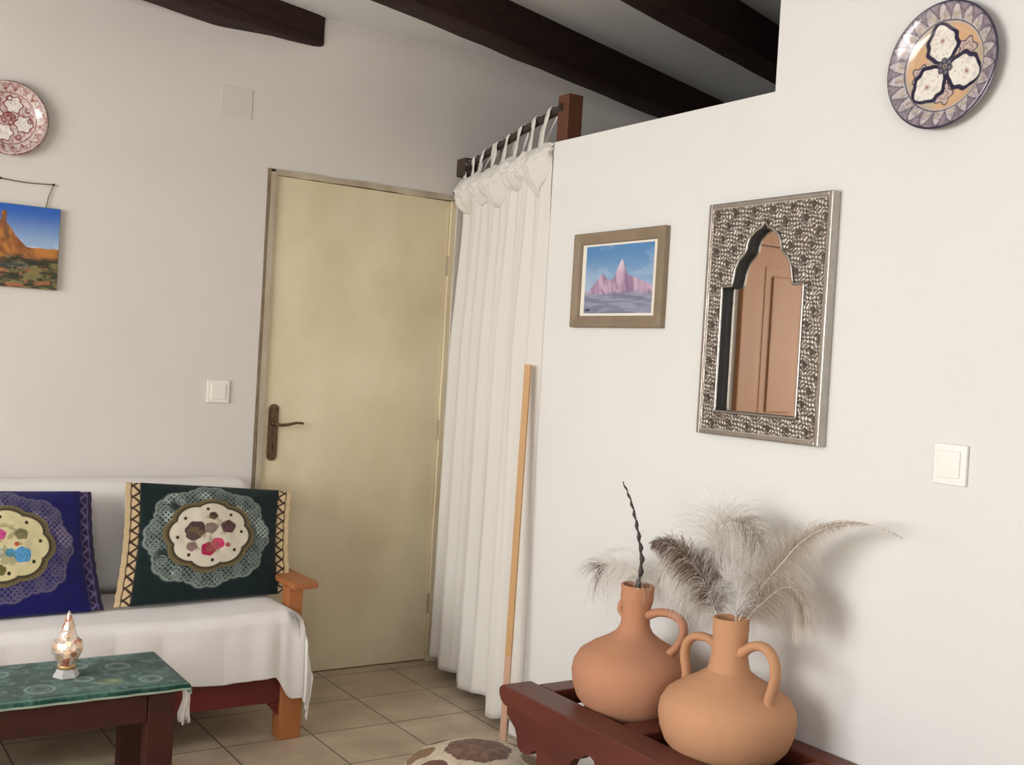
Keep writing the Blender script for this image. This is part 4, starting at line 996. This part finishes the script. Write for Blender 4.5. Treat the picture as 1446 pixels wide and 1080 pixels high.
def plume(name, pts, blen, density, base_col, tip_col, label, seed, droop=.5, dark=None, shaft=.0016, spread=1.0, side=(0, 0), downbias=0.0, wid=.0009):
    """an ostrich plume: a curved shaft with hundreds of drooping barbs; dark=(t0,t1,colour, amount)"""
    rng = random.Random(seed); cvp = catmull([Vector(p) for p in pts], 16); n = len(cvp)
    cum = [0]
    for a, b in zip(cvp, cvp[1:]): cum.append(cum[-1] + (b - a).length)
    Lt = cum[-1]; org = cvp[0]
    V = []; F = []; C = []
    base_col = np.array(base_col); tip_col = np.array(tip_col)
    nb = int(density * 1.2 * Lt)
    for k in range(nb):
        t = (k + rng.random()) / nb
        d = t * Lt; i = 0
        while i < n - 2 and cum[i + 1] < d: i += 1
        p = cvp[i].lerp(cvp[i + 1], (d - cum[i]) / max(1e-6, cum[i + 1] - cum[i])); tan = (cvp[min(i + 1, n - 1)] - cvp[max(i - 1, 0)]).normalized()
        sd = tan.cross(Vector((1, 0, 0)));
        if sd.length < .1: sd = Vector((0, 0, 1))
        sd.normalize(); out = tan.cross(sd).normalized()
        if p.z < .7215: continue
        s_ = rng.choice((-1, 1)); L = blen(t) * rng.uniform(.6, 1.35)
        if L < .003: continue
        d0 = (tan * rng.uniform(.5, 1.0) + sd * s_ * rng.uniform(.5, 1.0) * spread + out * rng.uniform(-.7, .7)).normalized()
        segs = 7; q = p.copy(); dirv = d0; prev = None
        wv = dirv.cross(Vector((1, .2, .1))).normalized()
        colb = base_col * (1 - rng.random() ** 2 * .25)
        dk_ = dark and dark[0] < t + rng.uniform(-.04, .04) < dark[1] and rng.random() < dark[3]
        for j in range(segs + 1):
            f = j / segs; w_ = wid * (1 - .75 * f)
            i0 = len(V); V.append(q - wv * w_ - org); V.append(q + wv * w_ - org)
            cc = colb * (1 - f) + tip_col * f
            if dk_: cc = np.array(dark[2]) * (1 - f * .4) + tip_col * f * .4
            C.append(cc); C.append(cc)
            if prev is not None: F.append((prev, prev + 1, i0 + 1, i0))
            prev = i0
            dirv = (dirv + Vector((0, 0, -1)) * (droop + downbias * t) * (.18 + .55 * f) + Vector((rng.uniform(-1, 1), rng.uniform(-1, 1), rng.uniform(-1, 1))) * .09).normalized()
            q = q + dirv * (L / segs)
            if q.x > XW - .006: q.x = XW - .006
    # shaft
    m = MB(); m.tube(cvp, [shaft * (1 - .8 * i / (n - 1)) for i in range(n)], 6); bm = m.bm
    e = empty(name, org); tag(e, label, 'feather')
    link('barbs', pydata('barbs', V, F, False, np.array(C)), 'col_feather', e)
    bmesh.ops.translate(bm, vec=-org, verts=bm.verts); me = bpy.data.meshes.new('shaft'); bm.to_mesh(me); bm.free()
    link('quill', me, 'mount', e)
    return e
W1 = srgb(243, 239, 233); W2 = srgb(252, 251, 249); G1 = srgb(190, 178, 166); BR = srgb(110, 80, 66)
plume('ostrich_feather', [(2.035, 2.385, .60), (2.045, 2.380, .742), (2.05, 2.430, .758), (2.06, 2.515, .757), (2.07, 2.585, .738), (2.07, 2.632, .690), (2.07, 2.650, .62)],
      lambda t: .045 + .080 * math.sin(PI * min(1, t)), 2300, W1, W2, 'greyish feather drooping to the left from the far clay jug', 11, .9, (.60, .76, srgb(84, 52, 38), .30), wid=.0008)
plume('ostrich_feather', [(2.035, 2.38, .60), (2.045, 2.368, .755), (2.05, 2.385, .805), (2.05, 2.43, .822), (2.05, 2.485, .815), (2.05, 2.536, .797)],
      lambda t: .004 + .010 * t, 700, W1, G1, 'thin sparse wisp of feather beside the black twig', 12, .6, wid=.0005)
plume('ostrich_feather', [(2.04, 2.00, .60), (2.03, 2.045, .712), (2.03, 2.085, .775), (2.03, 2.140, .828), (2.03, 2.205, .858), (2.03, 2.262, .868), (2.03, 2.31, .858)],
      lambda t: .052 + .030 * math.sin(PI * t) - .035 * max(0, t - .7) / .3, 3400, W1 * .9, srgb(170, 156, 142), 'brown speckled feather curling left from the two-handled jug', 13, .7, (.34, 1.05, BR, .62), wid=.0010)
plume('ostrich_feather', [(2.05, 1.99, .60), (2.06, 2.05, .712), (2.08, 2.092, .795), (2.09, 2.128, .870), (2.09, 2.118, .925), (2.09, 2.075, .950), (2.09, 2.01, .945), (2.09, 1.965, .905)],
      lambda t: .055 + .095 * math.sin(PI * min(1, t * 1.0)), 3300, W1, W2, 'large white feather arching high over the two-handled jug', 14, .8, (.80, 1.05, srgb(160, 146, 128), .5), wid=.0009)
plume('ostrich_feather', [(2.04, 1.985, .60), (2.05, 2.04, .715), (2.07, 2.095, .765), (2.08, 2.17, .800), (2.09, 2.25, .810), (2.10, 2.32, .790), (2.10, 2.35, .745)],
      lambda t: .055 + .070 * math.sin(PI * t), 2900, W1, W2, 'soft white feather between the two clay jugs', 15, 1.0, wid=.0009)
plume('ostrich_feather', [(2.04, 1.985, .60), (2.05, 2.00, .715), (2.06, 2.01, .760), (2.06, 2.03, .790), (2.05, 2.04, .800)],
      lambda t: .062, 9000, W2, W2, 'short fluffy white down sticking up from the two-handled jug mouth', 16, .3, wid=.0010)
plume('ostrich_feather', [(2.04, 1.99, .60), (2.05, 1.99, .712), (2.09, 1.968, .790), (2.11, 1.915, .870), (2.11, 1.855, .935), (2.11, 1.780, .982), (2.11, 1.690, 1.006), (2.11, 1.615, 1.004), (2.11, 1.565, .992)],
      lambda t: (.065 + .085 * math.sin(PI * min(1, t / .60))) * (1 if t < .55 else max(.05, 1 - (t - .55) * 2.9)), 2500, G1 * 1.25, W1, 'long thin feather arching far to the right over the stand', 17, .9, (.93, .99, G1 * .7, .8), wid=.0007)
plume('ostrich_feather', [(2.04, 1.985, .60), (2.06, 1.975, .712), (2.09, 1.935, .780), (2.11, 1.895, .815), (2.12, 1.855, .800), (2.12, 1.835, .745)],
      lambda t: .055 + .075 * math.sin(PI * t), 2600, G1 * 1.3, W1, 'greyish feather drooping right behind the two-handled jug', 18, 1.1, (.3, .6, G1, .4), wid=.0008)

# ------------------------------------------------------------------ leather pouf
PC = (1.772, 2.735, 0); PR = .228
nr, na = 160, 420
prof = [(0, .196), (.25, .192), (.55, .178), (.80, .156), (.93, .134), (.985, .11), (1.0, .08), (.97, .035), (.90, .004), (.6, .0), (0, .0)]
pr = np.array(prof); tt = np.linspace(0, len(prof) - 1, nr); rr = np.interp(tt, range(len(prof)), pr[:, 0]); zz = np.interp(tt, range(len(prof)), pr[:, 1])
an = np.linspace(0, 2 * PI, na, endpoint=False); A_, T_ = np.meshgrid(an, tt); R_ = np.interp(T_, range(len(prof)), pr[:, 0]); Zp = np.interp(T_, range(len(prof)), pr[:, 1])
seam = np.abs(np.sin(A_ * 4)) ; bul = 1 - .02 * np.exp(-(np.sin(A_ * 4) / .10) ** 2)
X = R_ * np.cos(A_); Y = R_ * np.sin(A_)
cream = srgb(204, 188, 166); brn = srgb(104, 74, 60); tan = srgb(140, 112, 84)
c = np.ones(X.shape + (3,)) * cream; c *= (.88 + .2 * fbm(X * 9, Y * 9, 3))[..., None]
top = T_ < 5.2
sec = (A_ * 8 / (2 * PI) + .30) % 1; w_ = np.abs(sec - .5) * 2       # 0 centre of sector
dd = np.abs(R_ - .74)
pat = top & (w_ < .80) & (R_ > .56 + .18 * w_ ** 2) & (R_ < .93 - .10 * w_ ** 2) & (T_ < 4.2)
idx = np.floor(A_ * 8 / (2 * PI) + .30).astype(int) % 2
paint(c, pat * (idx == 0) * 1.0, brn * 1.0); paint(c, pat * (idx == 1) * (w_ < .62) * 1.0, tan * .9)
paint(c, pat * sst(.5, .65, fbm(X * 16, Y * 16, 9)) * .35, srgb(72, 50, 42))
star = (R_ * np.cos(((A_ + PI / 8) % (PI / 4)) - PI / 8) < .42) & (T_ < 4); paint(c, star * 1.0, brn); paint(c, star * sst(.45, .6, fbm(X * 14, Y * 14, 19)) * .5, srgb(140, 110, 96))
st = np.abs(np.sin(A_ * 120)); edge_ = np.exp(-((R_ - .955) / .012) ** 2) * top; paint(c, edge_ * (st > .5), srgb(90, 72, 60))
side = (T_ > 4.6) & (T_ < 8.5); paint(c, side * (idx == 1) * (w_ < .8), brn); paint(c, np.exp(-((w_ - 1.0) / .05) ** 2) * .6, srgb(150, 130, 108))
P = np.stack([X * PR * bul, Y * PR * bul, Zp], -1).reshape(-1, 3)
o = link('leather_pouf', pydata('pouf', P, grid_faces(na, nr, wrapu=True, flip=True), True, c), 'col_leather'); o.location = PC
tag(o, 'round patchwork leather pouf in cream and brown on the floor by the red stand', 'pouf')

# ------------------------------------------------------------------ light, world, camera
def area(name, loc, rot, sx, sy, energy, color):
    l = bpy.data.lights.new(name, 'AREA'); l.shape = 'RECTANGLE'; l.size = sx; l.size_y = sy; l.energy = energy; l.color = color
    o_ = bpy.data.objects.new(name, l); COL.objects.link(o_); o_.location = loc; o_.rotation_euler = rot; return o_
area('window_and_fill_light', (XL - .12, (w0 + w1) / 2, (h0 + h1) / 2), (0, -PI / 2, 0), h1 - h0, w1 - w0, 156, (1, .985, .965))
area('window_and_fill_light', ((g0 + g1) / 2, YF - .12, 1.55), (PI / 2, 0, 0), g1 - g0, 1.3, 50, (1, .985, .97))  # added fill lamp in the made-up front window opening
wd = bpy.data.worlds.new('World'); scn.world = wd; wd.use_nodes = True
nt = wd.node_tree; bg = nt.nodes['Background']
sky = nt.nodes.new('ShaderNodeTexSky'); sky.sky_type = 'NISHITA'; sky.sun_disc = False; sky.sun_elevation = math.radians(40)
nt.links.new(sky.outputs[0], bg.inputs[0]); bg.inputs[1].default_value = .15

F_, yaw, pit, rol, HC = 1564., math.radians(33.58), math.radians(-.966), math.radians(3.334), 1.33
f = Vector((math.sin(yaw) * math.cos(pit), math.cos(yaw) * math.cos(pit), math.sin(pit)))
rt = Vector((math.cos(yaw), -math.sin(yaw), 0)); up = rt.cross(f)
r2 = rt * math.cos(rol) + up * math.sin(rol); u2 = -rt * math.sin(rol) + up * math.cos(rol)
cd = bpy.data.cameras.new('camera'); cam = bpy.data.objects.new('camera', cd); COL.objects.link(cam)
cd.sensor_width = 36; cd.lens = F_ / 1446 * 36; cd.clip_start = .05
R3 = Matrix((r2, u2, -f)).transposed(); cam.matrix_world = Matrix.Translation((0, 0, HC)) @ R3.to_4x4()
scn.camera = cam
scn.view_settings.view_transform = 'Standard'; scn.view_settings.look = 'None'; scn.view_settings.gamma = 1; scn.view_settings.use_curve_mapping = False
scn.view_settings.exposure = -0.02

for o_ in scn.objects:
    g = {'ostrich_feather': 'feathers standing in the clay jugs', 'clay_jug': 'clay jugs on the red stand', 'light_switch': 'white light switches',
         'decorative_plate': 'painted plates hung on the walls'}.get(o_.name.split('.')[0])
    if g and o_.parent is None: o_['group'] = g
